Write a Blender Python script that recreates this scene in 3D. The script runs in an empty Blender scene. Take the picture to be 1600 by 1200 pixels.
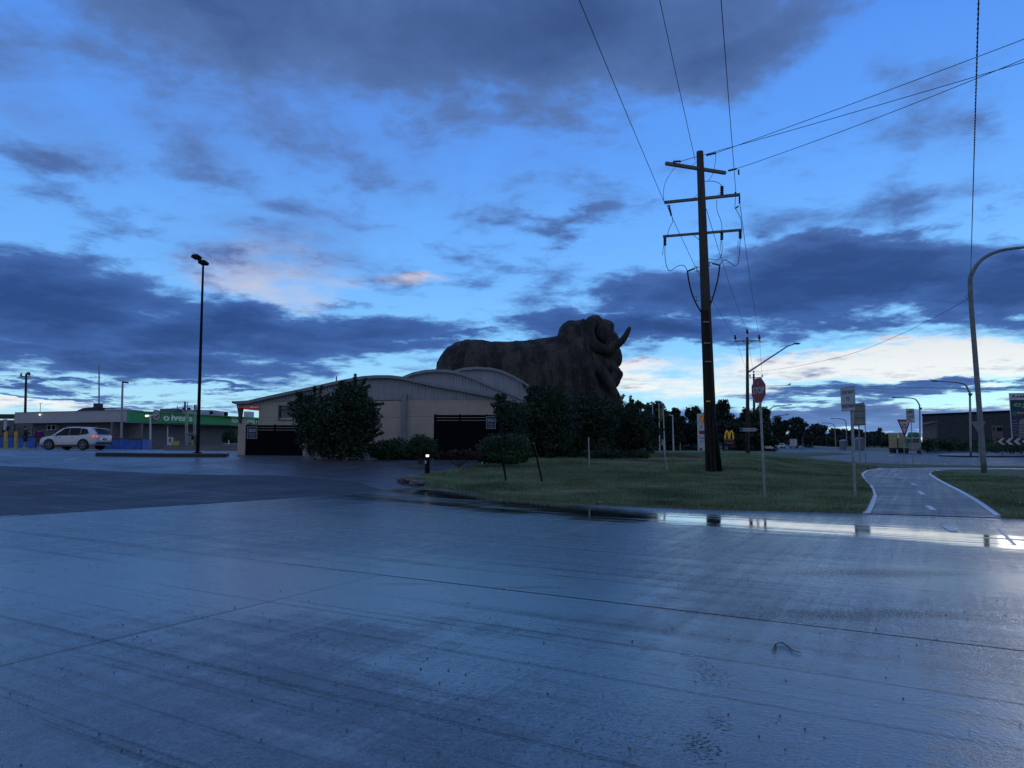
import bpy, bmesh, math, random
import numpy as np
from mathutils import Vector, Matrix
random.seed(7); rng = np.random.default_rng(7)
SC = bpy.context.scene
COL = SC.collection

# ------------------------------------------------------------------ camera
F = 1109.0; HOR = 695.0; CAMZ = 1.6
TH = math.atan((HOR - 600) / F)
cam_d = bpy.data.cameras.new('camera'); cam = bpy.data.objects.new('camera', cam_d); COL.objects.link(cam)
cam.location = (0, 0, CAMZ); cam.rotation_euler = (math.pi / 2 + TH, 0, 0)
cam_d.sensor_width = 36; cam_d.lens = 36 * F / 1600; cam_d.clip_start = 0.05; cam_d.clip_end = 6000
SC.camera = cam

# ------------------------------------------------------------------ colour + node helpers
def lin(c): return c / 12.92 if c <= 0.04045 else ((c + 0.055) / 1.055) ** 2.4
def C(r, g, b): return (lin(r / 255), lin(g / 255), lin(b / 255), 1.0)

class NT:
    def __init__(s, tree): s.t = tree; s.N = tree.nodes; s.L = tree.links
    def put(s, sock, v):
        if isinstance(v, bpy.types.NodeSocket): s.L.new(v, sock)
        elif v is not None: sock.default_value = v
    def m(s, op, a=None, b=None, c=None, clamp=False):
        n = s.N.new('ShaderNodeMath'); n.operation = op; n.use_clamp = clamp
        for k, v in enumerate((a, b, c)): s.put(n.inputs[k], v)
        return n.outputs[0]
    def vm(s, op, a=None, b=None):
        n = s.N.new('ShaderNodeVectorMath'); n.operation = op
        s.put(n.inputs[0], a); s.put(n.inputs[3 if op == 'SCALE' else 1], b)
        return n.outputs['Value'] if op in ('LENGTH', 'DOT_PRODUCT', 'DISTANCE') else n.outputs[0]
    def comb(s, x, y, z):
        n = s.N.new('ShaderNodeCombineXYZ')
        for k, v in enumerate((x, y, z)): s.put(n.inputs[k], v)
        return n.outputs[0]
    def sep(s, v):
        n = s.N.new('ShaderNodeSeparateXYZ'); s.put(n.inputs[0], v); return n.outputs
    def noise(s, vec, scale, detail=4, rough=0.55, dist=0.0, out=0):
        n = s.N.new('ShaderNodeTexNoise'); s.put(n.inputs['Vector'], vec)
        s.put(n.inputs['Scale'], scale); n.inputs['Detail'].default_value = detail
        n.inputs['Roughness'].default_value = rough; n.inputs['Distortion'].default_value = dist
        return n.outputs[out]
    def ss(s, v, a, b):      # smoothstep
        n = s.N.new('ShaderNodeMapRange'); n.interpolation_type = 'SMOOTHSTEP'; s.put(n.inputs[0], v)
        s.put(n.inputs[1], a); s.put(n.inputs[2], b); return n.outputs[0]
    def mr(s, v, a, b, c, d):
        n = s.N.new('ShaderNodeMapRange'); s.put(n.inputs[0], v)
        for k, x in enumerate((a, b, c, d)): s.put(n.inputs[k + 1], x)
        return n.outputs[0]
    def mix(s, f, a, b, mode='MIX'):
        n = s.N.new('ShaderNodeMix'); n.data_type = 'RGBA'; n.blend_type = mode
        s.put(n.inputs[0], f); s.put(n.inputs[6], a); s.put(n.inputs[7], b); return n.outputs[2]
    def ramp(s, v, stops):
        n = s.N.new('ShaderNodeValToRGB'); s.put(n.inputs[0], v); e = n.color_ramp.elements
        while len(e) < len(stops): e.new(0.5)
        for k, (p, c) in enumerate(stops): e[k].position = p; e[k].color = c
        return n.outputs[0]
    def bump(s, h, strength, dist=0.02, normal=None):
        n = s.N.new('ShaderNodeBump'); n.inputs['Strength'].default_value = 1.0
        s.put(n.inputs['Strength'], strength); n.inputs['Distance'].default_value = dist
        s.put(n.inputs['Height'], h); s.put(n.inputs['Normal'], normal); return n.outputs[0]

# ------------------------------------------------------------------ world: dusk sky with clouds
SUN_AZ, SUN_EL = 40.0, 2.5        # degrees right of the view direction, above the horizon
world = bpy.data.worlds.new('World'); SC.world = world; world.use_nodes = True
wt = NT(world.node_tree); wt.N.clear()
tc = wt.N.new('ShaderNodeTexCoord').outputs['Generated']
dirv = wt.vm('NORMALIZE', tc)
sx, sy, sz = wt.sep(dirv)
zp = wt.m('MAXIMUM', sz, 0.0)
az = wt.m('MULTIPLY', wt.m('ARCTAN2', sx, sy), 57.2958)
el = wt.m('MULTIPLY', wt.m('ARCSINE', sz), 57.2958)
den = wt.m('ADD', zp, 0.13)
P = wt.comb(wt.m('DIVIDE', sx, den), wt.m('DIVIDE', sy, den), 0.0)
nA = wt.noise(P, 1.5, 10, 0.60, 0.3)
nB = wt.noise(wt.vm('ADD', P, (7.3, 2.1, 4.0)), 4.2, 10, 0.62, 0.2)
wv = wt.noise(wt.vm('ADD', P, (1.3, 9.1, 2.0)), 2.2, 6, 0.6, 0.0, out=1)
w1, w2, _ = wt.sep(wv)
azw = wt.m('ADD', az, wt.m('MULTIPLY', wt.m('SUBTRACT', w1, 0.5), 11.0))
elw = wt.m('ADD', el, wt.m('MULTIPLY', wt.m('MULTIPLY', wt.m('SUBTRACT', w2, 0.5), 8.5), wt.m('ADD', 0.35, wt.m('MULTIPLY', zp, 2.2))))
def blob(u, v, ru, rv, k=1.0, rot=0.0, A=azw, E=elw):
    a0 = math.degrees(math.atan((u - 800) / F)); ca = math.cos(math.radians(a0))
    e0 = math.degrees(math.atan((HOR - v) / F * ca))
    ra = math.degrees(ru / F) * ca * ca; re = math.degrees(rv / F) * ca
    dx = wt.m('SUBTRACT', A, a0); dy = wt.m('SUBTRACT', E, e0)
    if rot:
        c, s_ = math.cos(math.radians(rot)), math.sin(math.radians(rot))
        dx, dy = wt.m('ADD', wt.m('MULTIPLY', dx, c), wt.m('MULTIPLY', dy, s_)), wt.m('SUBTRACT', wt.m('MULTIPLY', dy, c), wt.m('MULTIPLY', dx, s_))
    d = wt.vm('LENGTH', wt.comb(wt.m('DIVIDE', dx, ra), wt.m('DIVIDE', dy, re), 0.0))
    return wt.m('MULTIPLY', wt.m('MAXIMUM', wt.m('SUBTRACT', 1.0, d), -0.6), k)
def mx(lst):
    r = lst[0]
    for x in lst[1:]: r = wt.m('MAXIMUM', r, x)
    return r
n0 = wt.m('SUBTRACT', nA, 0.5); n1 = wt.m('SUBTRACT', nB, 0.5)
nn = wt.m('ADD', wt.m('MULTIPLY', n0, 1.9), wt.m('MULTIPLY', n1, 1.45))
# clear sky
elev01 = wt.m('DIVIDE', wt.m('MAXIMUM', el, 0.0), 90.0)
clear = wt.ramp(elev01, [(0.0, C(196, 228, 240)), (0.035, C(172, 222, 246)), (0.085, C(132, 196, 246)), (0.15, C(112, 176, 246)),
                         (0.25, C(92, 154, 240)), (0.38, C(76, 132, 226)), (1.0, C(62, 108, 200))])
nish = wt.N.new('ShaderNodeTexSky'); nish.sky_type = 'NISHITA'; nish.sun_disc = False
nish.sun_elevation = math.radians(SUN_EL); nish.sun_rotation = math.radians(SUN_AZ); nish.altitude = 600; nish.air_density = 1.0
# clear sky dims a little on the far side; cloud there is lightened below
away = wt.ss(wt.m('ABSOLUTE', wt.m('SUBTRACT', az, 15.0)), 50.0, 150.0)
clear = wt.mix(1.0, clear, wt.mix(away, (1, 1, 1, 1), (0.95, 0.90, 0.88, 1)), 'MULTIPLY')
clear = wt.mix(1.0, clear, wt.vm('MULTIPLY', nish.outputs[0], (0.006, 0.02, 0.05)), 'ADD')
# bright, high cloud
covL = mx([blob(1450, 562, 560, 40, 1.7), blob(985, 590, 130, 26, 1.1), blob(1080, 605, 170, 30, 0.9), blob(425, 436, 155, 78, .74, -6), blob(640, 436, 90, 16, 0.8), blob(1450, 640, 330, 10, 0.8), blob(1350, 690, 300, 10, 0.8), blob(20, 632, 260, 16, 0.9)])
dL = wt.ss(wt.m('ADD', covL, wt.m('MULTIPLY', nn, 0.75)), 0.02, 0.85)
warm = wt.mix(wt.ss(el, 4.0, 12.0), C(248, 250, 248), C(206, 203, 214))
sky = wt.mix(wt.m('MULTIPLY', dL, 0.92), clear, warm)
# thin grey-blue veil
covV = mx([blob(560, 130, 760, 250, 0.75, 6), blob(40, 190, 300, 150, 0.7), blob(450, 370, 260, 90, 0.8), blob(1560, 190, 130, 130, 0.5)])
dV = wt.ss(wt.m('ADD', covV, wt.m('MULTIPLY', nn, 0.8)), 0.0, 1.1)
sky = wt.mix(wt.m('MULTIPLY', dV, 0.62), sky, C(96, 120, 178))
# dark cloud
behind = wt.m('MULTIPLY', wt.ss(wt.m('ABSOLUTE', az), 44.0, 85.0), 0.5)
over = wt.m('MULTIPLY', wt.ss(el, 34.0, 50.0), 0.15)
covD = mx([blob(900, 10, 560, 165, 1.25, 8), blob(330, -40, 500, 150, 1.05), blob(1150, 20, 330, 90, 1.0, 14),
           blob(40, 470, 330, 105, 1.5), blob(330, 520, 370, 62, 1.5), blob(560, 520, 230, 42, 1.0), blob(180, 562, 420, 36, 1.2),
           blob(1330, 428, 340, 84, 2.0), blob(1620, 420, 340, 74, 2.1), blob(1120, 455, 200, 60, 1.1), blob(1010, 508, 330, 38, 1.5), blob(980, 462, 130, 40, .9), blob(900, 345, 190, 20, 0.5), blob(820, 430, 160, 50, 0.3), blob(720, 530, 120, 20, 0.9),
           blob(1380, 612, 330, 15, 1.0), blob(1500, 600, 240, 12, 0.9), blob(1250, 655, 500, 24, 1.25), blob(1480, 668, 300, 22, 1.25),
           blob(60, 596, 180, 9, 0.9), blob(330, 606, 130, 6, 0.7), blob(90, 620, 260, 7, 0.8), blob(250, 636, 200, 8, 0.8), blob(20, 250, 130, 60, 0.55), blob(1600, 180, 80, 60, 0.3), behind, over])
fD = wt.m('ADD', covD, wt.m('MULTIPLY', nn, 0.95))
dD = wt.ss(fD, 0.0, 0.52)
core = wt.ss(fD, 0.2, 1.3)
cHi = wt.mix(wt.ss(el, 9.0, 24.0), C(66, 102, 172), C(86, 117, 173))
cHi = wt.mix(wt.ss(el, 4.5, 1.0), cHi, C(104, 142, 200))
cLo = wt.mix(wt.ss(el, 9.0, 24.0), C(36, 64, 126), C(56, 81, 130))
cLo = wt.mix(wt.ss(el, 4.5, 1.0), cLo, C(82, 116, 180))
mot = wt.m('ADD', core, wt.m('MULTIPLY', n1, -1.1), clamp=True)
dk = wt.mix(mot, cHi, cLo)
dk = wt.mix(wt.m('MULTIPLY', away, .92), dk, wt.mix(core, C(146, 154, 176), C(116, 126, 150)))  # unseen cloud behind the view, greyed and lightened to brighten the facades
sky = wt.mix(wt.m('MULTIPLY', dD, 0.95), sky, dk)
bg = wt.N.new('ShaderNodeBackground'); wt.put(bg.inputs[0], sky); bg.inputs[1].default_value = 1.0
wo = wt.N.new('ShaderNodeOutputWorld'); wt.L.new(bg.outputs[0], wo.inputs[0])
world.cycles.sampling_method = 'MANUAL'; world.cycles.sample_map_resolution = 1024

# ------------------------------------------------------------------ last light of the sun, behind the far cloud
sd = bpy.data.lights.new('sun', 'SUN'); sd.energy = 0.06; sd.angle = math.radians(12); sd.color = (1.0, 0.88, 0.74)
sun = bpy.data.objects.new('sun', sd); COL.objects.link(sun)
sun.rotation_euler = (math.radians(90 - SUN_EL - 3), 0, math.radians(180 - SUN_AZ))
VS = SC.view_settings; VS.view_transform = 'Standard'; VS.look = 'None'; VS.exposure = 0.0; VS.gamma = 1.0; VS.use_curve_mapping = False

# ------------------------------------------------------------------ terrain and pixel-to-place helpers
def sst(a, b, x):
    t = min(1, max(0, (x - a) / (b - a))); return t * t * (3 - 2 * t)
SK = [-9, -.7, -.4, -.2, -.05, .1, .25, .33, .4, .5, .56, 9]
HK = [1.28, 1.28, 1.12, 1.0, .92, .86, .78, .7, .3, .08, 0, 0]
def hgt(x, y):
    if y < 20: return 0.0
    return float(np.interp(x / y, SK, HK)) * sst(20, 45, y) + 3.0 * sst(200, 750, y)
cT, sT = math.cos(TH), math.sin(TH)
def ray(u, v):
    a = (u - 800) / F; b = (600 - v) / F
    return Vector((a, cT - b * sT, sT + b * cT))
def W(u, v, D):                      # the point seen at pixel (u, v) whose distance along y is D
    r = ray(u, v); t = D / r.y; return Vector((r.x * t, D, CAMZ + r.z * t))
def WZ(u, v, z):                     # the point seen at (u, v) at height z
    r = ray(u, v); t = (z - CAMZ) / r.z; return Vector((r.x * t, r.y * t, z))
def G(u, v):                         # the ground point seen at (u, v)
    r = ray(u, v); y = 1.5
    while y < 1500:
        t = y / r.y
        if CAMZ + r.z * t <= hgt(r.x * t, y): break
        y *= 1.01
    lo, hi = y / 1.01, y
    for _ in range(30):
        mid = (lo + hi) / 2; t = mid / r.y
        if CAMZ + r.z * t <= hgt(r.x * t, mid): hi = mid
        else: lo = mid
    t = hi / r.y; return Vector((r.x * t, hi, hgt(r.x * t, hi)))
def Gy(u, D):                        # ground point in column u at distance D
    x = (u - 800) / F * D / cT * (cT*cT + sT*sT); x = (u - 800) / F * D * cT / 1.0
    # column u: solve against the camera tilt
    for _ in range(8):
        z = hgt(x, D); dep = D * cT + (z - CAMZ) * sT; x = (u - 800) / F * dep
    return Vector((x, D, hgt(x, D)))

# ------------------------------------------------------------------ objects
ORG = {}
def setp(o, label=None, cat=None, group=None, kind=None):
    if label: o['label'] = label
    if cat: o['category'] = cat
    if group: o['group'] = group
    if kind: o['kind'] = kind
    return o
def thing(name, loc, label, cat, group=None, rz=0.0):
    o = bpy.data.objects.new(name, None); COL.objects.link(o); o.empty_display_size = 0.3
    o.location = loc; o.rotation_euler = (0, 0, rz); ORG[o.name] = Vector(loc)
    return setp(o, label, cat, group)
def root_org(p):
    while p is not None:
        if p.name in ORG: return ORG[p.name]
        p = p.parent
    return Vector((0, 0, 0))
def link_mesh(name, me, mat, parent=None, smooth=False):
    if mat is not None and not me.materials: me.materials.append(mat)
    if smooth: me.shade_smooth()
    o = bpy.data.objects.new(name, me); COL.objects.link(o)
    if parent is not None: o.parent = parent
    return o
class MB:
    def __init__(s): s.v = []; s.f = []
    def add(s, vs, fs):
        b = len(s.v); s.v += [tuple(v) for v in vs]; s.f += [tuple(i + b for i in f) for f in fs]; return s
    def box(s, c, d, rz=0.0, R=None):
        c = Vector(c); x, y, z = d[0] / 2, d[1] / 2, d[2] / 2
        M = R if R is not None else Matrix.Rotation(rz, 3, 'Z')
        return s.add([c + M @ Vector((a * x, b * y, e * z)) for e in (-1, 1) for b in (-1, 1) for a in (-1, 1)],
                     [(0, 2, 3, 1), (4, 5, 7, 6), (0, 1, 5, 4), (2, 6, 7, 3), (0, 4, 6, 2), (1, 3, 7, 5)])
    def bar(s, p, q, w, h, up=(0, 0, 1)):
        p, q = Vector(p), Vector(q); z = (q - p); L = z.length; z.normalize(); upv = Vector(up)
        if abs(z.dot(upv)) > 0.98: upv = Vector((0, 1, 0))
        x = upv.cross(z).normalized(); y = z.cross(x)
        R = Matrix((x, y, z)).transposed(); return s.box((p + q) / 2, (w, h, L), R=R)
    def tube(s, pts, r, n=8, cap=True):
        pts = [Vector(p) for p in pts]; m = len(pts)
        rr = list(r) if isinstance(r, (list, tuple)) else [r] * m
        vs = []; prev = None
        for i, p in enumerate(pts):
            d = (pts[min(i + 1, m - 1)] - pts[max(i - 1, 0)]).normalized()
            if prev is None:
                up = Vector((0, 0, 1)) if abs(d.z) < 0.9 else Vector((1, 0, 0)); x = up.cross(d).normalized()
            else: x = (prev - d * prev.dot(d)).normalized()
            prev = x; y = d.cross(x)
            for k in range(n):
                a = 2 * math.pi * k / n; vs.append(p + (x * math.cos(a) + y * math.sin(a)) * rr[i])
        fs = [(i * n + k, i * n + (k + 1) % n, (i + 1) * n + (k + 1) % n, (i + 1) * n + k) for i in range(m - 1) for k in range(n)]
        if cap: fs += [tuple(reversed(range(n))), tuple((m - 1) * n + k for k in range(n))]
        return s.add(vs, fs)
    def ell(s, c, r, nu=12, nv=8, R=None):
        c = Vector(c); vs = []; M = R or Matrix.Identity(3)
        r = r if isinstance(r, (tuple, list)) else (r, r, r)
        for j in range(1, nv):
            t = math.pi * j / nv
            for i in range(nu):
                a = 2 * math.pi * i / nu
                vs.append(c + M @ Vector((r[0] * math.sin(t) * math.cos(a), r[1] * math.sin(t) * math.sin(a), r[2] * math.cos(t))))
        fs = [(j * nu + i, j * nu + (i + 1) % nu, (j + 1) * nu + (i + 1) % nu, (j + 1) * nu + i)[::-1] for j in range(nv - 2) for i in range(nu)]
        k = len(vs); vs += [c + M @ Vector((0, 0, r[2])), c + M @ Vector((0, 0, -r[2]))]
        fs += [(k, i, (i + 1) % nu) for i in range(nu)]; b = (nv - 2) * nu
        fs += [(k + 1, b + (i + 1) % nu, b + i) for i in range(nu)]
        return s.add(vs, fs)
    def prism(s, pts, ext):
        n = len(pts); e = Vector(ext)
        vs = [Vector(p) for p in pts] + [Vector(p) + e for p in pts]
        return s.add(vs, [tuple(range(n))[::-1], tuple(range(n, 2 * n))] + [(i, (i + 1) % n, (i + 1) % n + n, i + n) for i in range(n)])
    def build(s, name, mat, parent=None, world=True, smooth=False, label=None, kind=None, fix=True):
        off = root_org(parent) if (world and parent is not None) else Vector((0, 0, 0))
        me = bpy.data.meshes.new(name); me.from_pydata([tuple(Vector(v) - off) for v in s.v], [], s.f)
        if fix:
            bm = bmesh.new(); bm.from_mesh(me); bmesh.ops.recalc_face_normals(bm, faces=bm.faces); bm.to_mesh(me); bm.free()
        o = link_mesh(name, me, mat, parent, smooth)
        return setp(o, label, None, None, kind)
class Fr:                            # a frame for flat things: a to the right, b up, c towards the viewer's side
    def __init__(s, c, rz=0.0, lean=0.0):
        s.c = Vector(c); s.x = Vector((math.cos(rz), math.sin(rz), 0)); s.n = Vector((math.sin(rz), -math.cos(rz), 0)); s.z = Vector((0, 0, 1))
        if lean: s.z = (s.z + s.x * lean).normalized(); s.x = (s.x - s.z * s.x.dot(s.z)).normalized()
    def __call__(s, a, b, c=0.0): return s.c + s.x * a + s.z * b + s.n * c
    def poly(s, mb, pts, c0, c1): return mb.prism([s(a, b, c0) for a, b in pts], s.n * (c1 - c0))
    def rect(s, mb, a0, b0, a1, b1, c0, c1): return s.poly(mb, [(a0, b0), (a1, b0), (a1, b1), (a0, b1)], c0, c1)
def roundrect(w, h, r, n=4):
    pts = []
    for cx, cy, a0 in ((w / 2 - r, h / 2 - r, 0), (-w / 2 + r, h / 2 - r, 90), (-w / 2 + r, -h / 2 + r, 180), (w / 2 - r, -h / 2 + r, 270)):
        for k in range(n + 1):
            a = math.radians(a0 + 90 * k / n); pts.append((cx + r * math.cos(a), cy + r * math.sin(a)))
    return pts
def text(s, fr, a, b, c, size, mat, parent, name='lettering', width=None, align='CENTER', bold=0.0, thick=0.004):
    cu = bpy.data.curves.new('lettering', 'FONT'); cu.body = s; cu.size = size; cu.align_x = align; cu.align_y = 'CENTER'
    cu.extrude = thick / 2; cu.offset = bold; cu.resolution_u = 3
    o = bpy.data.objects.new('tmp', cu); COL.objects.link(o)
    dg = bpy.context.evaluated_depsgraph_get(); dg.update()
    me = bpy.data.meshes.new_from_object(o.evaluated_get(dg)); bpy.data.objects.remove(o)
    me.materials.clear(); xs = [v.co.x for v in me.vertices]; k = 1.0
    if width and xs: k = width / (max(xs) - min(xs))
    off = root_org(parent)
    for v in me.vertices: v.co = fr(a + v.co.x * k, b + v.co.y, c + thick / 2 + v.co.z) - off
    return link_mesh(name, me, mat, parent)
def copy_tree(o, loc=None, rz=None, label=None, parent=None):
    c = o.copy(); COL.objects.link(c); c.parent = parent
    if loc is not None: c.location = loc
    if rz is not None: c.rotation_euler = (0, 0, rz)
    if label: c['label'] = label
    for ch in o.children: copy_tree(ch, parent=c)
    return c

# ------------------------------------------------------------------ materials
def mat(name, col, rough=0.6, metal=0.0, var=0.25, scale=3.0, bump=0.0, bscale=20.0, bdist=0.02, emit=None, estr=0.0, spec=0.5, coat=0.0, stretch=None, alpha=None):
    m = bpy.data.materials.new(name); m.use_nodes = True; t = NT(m.node_tree); b = t.N['Principled BSDF']
    co = t.N.new('ShaderNodeTexCoord').outputs['Object']
    if stretch: co = t.vm('MULTIPLY', co, stretch)
    n = t.noise(co, scale, 6, 0.6)
    c = tuple(col[:3])
    d = tuple(x * (1 - var) for x in c) + (1,); l = tuple(min(1, x * (1 + var)) for x in c) + (1,)
    t.put(b.inputs['Base Color'], t.mix(t.ss(n, 0.3, 0.7), d, l))
    t.put(b.inputs['Roughness'], t.mr(n, 0.3, 0.7, max(0.02, rough - 0.08), min(1, rough + 0.08)))
    b.inputs['Metallic'].default_value = metal; b.inputs['Specular IOR Level'].default_value = spec
    b.inputs['Coat Weight'].default_value = coat
    if bump: t.put(b.inputs['Normal'], t.bump(t.noise(co, bscale, 5, 0.6), bump, bdist))
    if emit: b.inputs['Emission Color'].default_value = emit; b.inputs['Emission Strength'].default_value = estr
    return m
M = {}
def mm(k, *a, **kw): M[k] = mat(k, *a, **kw); return M[k]
mm('black_metal', (.006, .006, .008), .7, var=.3, spec=.2)
mm('dark_steel', (.06, .065, .07), .5, .4)
mm('galvanised', (.30, .31, .32), .45, .6, scale=12)
mm('grey_paint', (.30, .31, .32), .55)
mm('white_paint', (.72, .72, .72), .5, var=.08)
mm('white_render', (.60, .60, .60), .8, var=.08)
mm('pole_wood', (.050, .044, .036), .85, var=.45, scale=3, stretch=(6, 6, .25), bump=.8, bscale=9)
mm('weathered_timber', (.17, .15, .12), .8, var=.35, stretch=(5, 5, .4), bump=.4)
mm('wire', (.02, .02, .02), .6)
mm('insulator', (.05, .03, .025), .25)
mm('ceramic_grey', (.12, .12, .13), .3)
mm('sign_red', (.28, .012, .015), .45, var=.1)
mm('sign_white', (.50, .50, .50), .45, var=.06)
mm('sign_black', (.012, .012, .012), .5)
mm('sign_back', (.22, .23, .24), .5, .4)
mm('beige_wall', (.46, .40, .33), .85, var=.09, scale=1.2, bump=.2, bscale=60)
mm('roof_metal', (.31, .32, .34), .5, .3, var=.15, scale=1.0, stretch=(3, 3, .5))
mm('roof_rim', (.23, .25, .27), .55, .2, var=.15)
mm('dark_slat', (.004, .0045, .007), .8, var=.3, spec=.12)
mm('glass_dark', (.02, .03, .035), .12, spec=.8)
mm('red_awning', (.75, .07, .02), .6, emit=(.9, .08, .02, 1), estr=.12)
mm('grey_fascia', (.44, .44, .45), .6, var=.08)
mm('green_fascia', (.012, .26, .07), .5, var=.12, emit=(.01, .3, .08, 1), estr=.05)
mm('roadhouse_wall', (.20, .19, .19), .8, var=.12)
mm('letter_pale', (.60, .72, .66), .5, emit=(.6, .8, .7, 1), estr=.06)
mm('blue_tarp', (.01, .10, .42), .45, var=.35, scale=1.5, bump=.5, bscale=3)
mm('yellow_paint', (.62, .42, .05), .5, var=.2)
mm('car_white', (.66, .67, .70), .25, coat=.6, var=.03)
mm('tyre', (.018, .018, .018), .8)
mm('rim', (.22, .23, .25), .4, .7)
mm('trim_black', (.012, .012, .013), .5)
mm('tail_lit', (.5, .02, .01), .3, emit=(1.0, .10, .03, 1), estr=.9)
mm('tail_dim', (.35, .01, .01), .3, emit=(1.0, .03, .01, 1), estr=.15)
mm('lamp_lit', (.8, .8, .7), .4, emit=(1.0, .93, .72, 1), estr=1.4)
mm('lamp_cool', (.8, .8, .8), .4, emit=(.85, .95, 1, 1), estr=1.6)
mm('skin', (.42, .25, .18), .6)
mm('cloth_dark', (.012, .015, .03), .85, bump=.3)
mm('cloth_purple', (.13, .015, .14), .85, bump=.3)
mm('cloth_taupe', (.10, .09, .10), .85)
mm('hair', (.02, .015, .012), .7)
mm('shoe_white', (.6, .6, .6), .6)
mm('concrete_kerb', (.30, .30, .30), .5, var=.25, scale=5, bump=.3)
mm('stone', (.14, .13, .12), .8, var=.4, bump=.8, bscale=6, bdist=.05)
mm('line_paint', (.62, .64, .66), .35, var=.35, scale=9)
mm('litter', (.6, .6, .6), .6)
mm('bark', (.06, .045, .035), .9, stretch=(4, 4, .6), bump=.8)
mm('yellow_arch', (.70, .48, .04), .5, emit=(.8, .55, .05, 1), estr=.06)
mm('shell_yellow', (.80, .36, .03), .5, emit=(.9, .4, .02, 1), estr=.1)
mm('maroon', (.16, .02, .03), .6)
mm('navy', (.02, .04, .09), .5)
mm('dark_brick', (.045, .05, .06), .8, var=.3, scale=2, bump=.4)
mm('office_wall', (.16, .17, .19), .8)
mm('ampol_white', (.55, .57, .6), .5)
mm('eg_green', (.10, .42, .20), .5, emit=(.1, .5, .2, 1), estr=.03)
mm('truck_green', (.03, .22, .12), .45)
mm('truck_cream', (.42, .38, .22), .6, var=.15)
mm('truck_white', (.5, .52, .56), .5)
mm('flag_blue', (.02, .04, .2), .8)
mm('flag_yellow', (.22, .2, .05), .8)
def leafmat(name, col, var=.5, scale=.7):
    m = bpy.data.materials.new(name); m.use_nodes = True; t = NT(m.node_tree); b = t.N['Principled BSDF']
    co = t.N.new('ShaderNodeTexCoord').outputs['Object']
    n = t.noise(co, scale, 3, .6); n2 = t.noise(co, 25, 2, .6)
    k = t.m('ADD', t.m('MULTIPLY', n, .6), t.m('MULTIPLY', n2, .4))
    t.put(b.inputs['Base Color'], t.mix(t.ss(k, .35, .65), tuple(x * (1 - var) for x in col) + (1,), tuple(x * (1 + var) for x in col) + (1,)))
    b.inputs['Roughness'].default_value = .6; b.inputs['Specular IOR Level'].default_value = .25
    M[name] = m; return m
leafmat('leaf_bush', (.034, .062, .034)); leafmat('leaf_hedge', (.040, .082, .036)); leafmat('leaf_gum', (.026, .042, .026))
leafmat('leaf_far', (.030, .045, .035)); leafmat('blade', (.17, .235, .125), .5, .35); leafmat('leaf_red', (.055, .035, .03))
mm('car_glass', (.006, .007, .009), .22, spec=.22)
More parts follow.
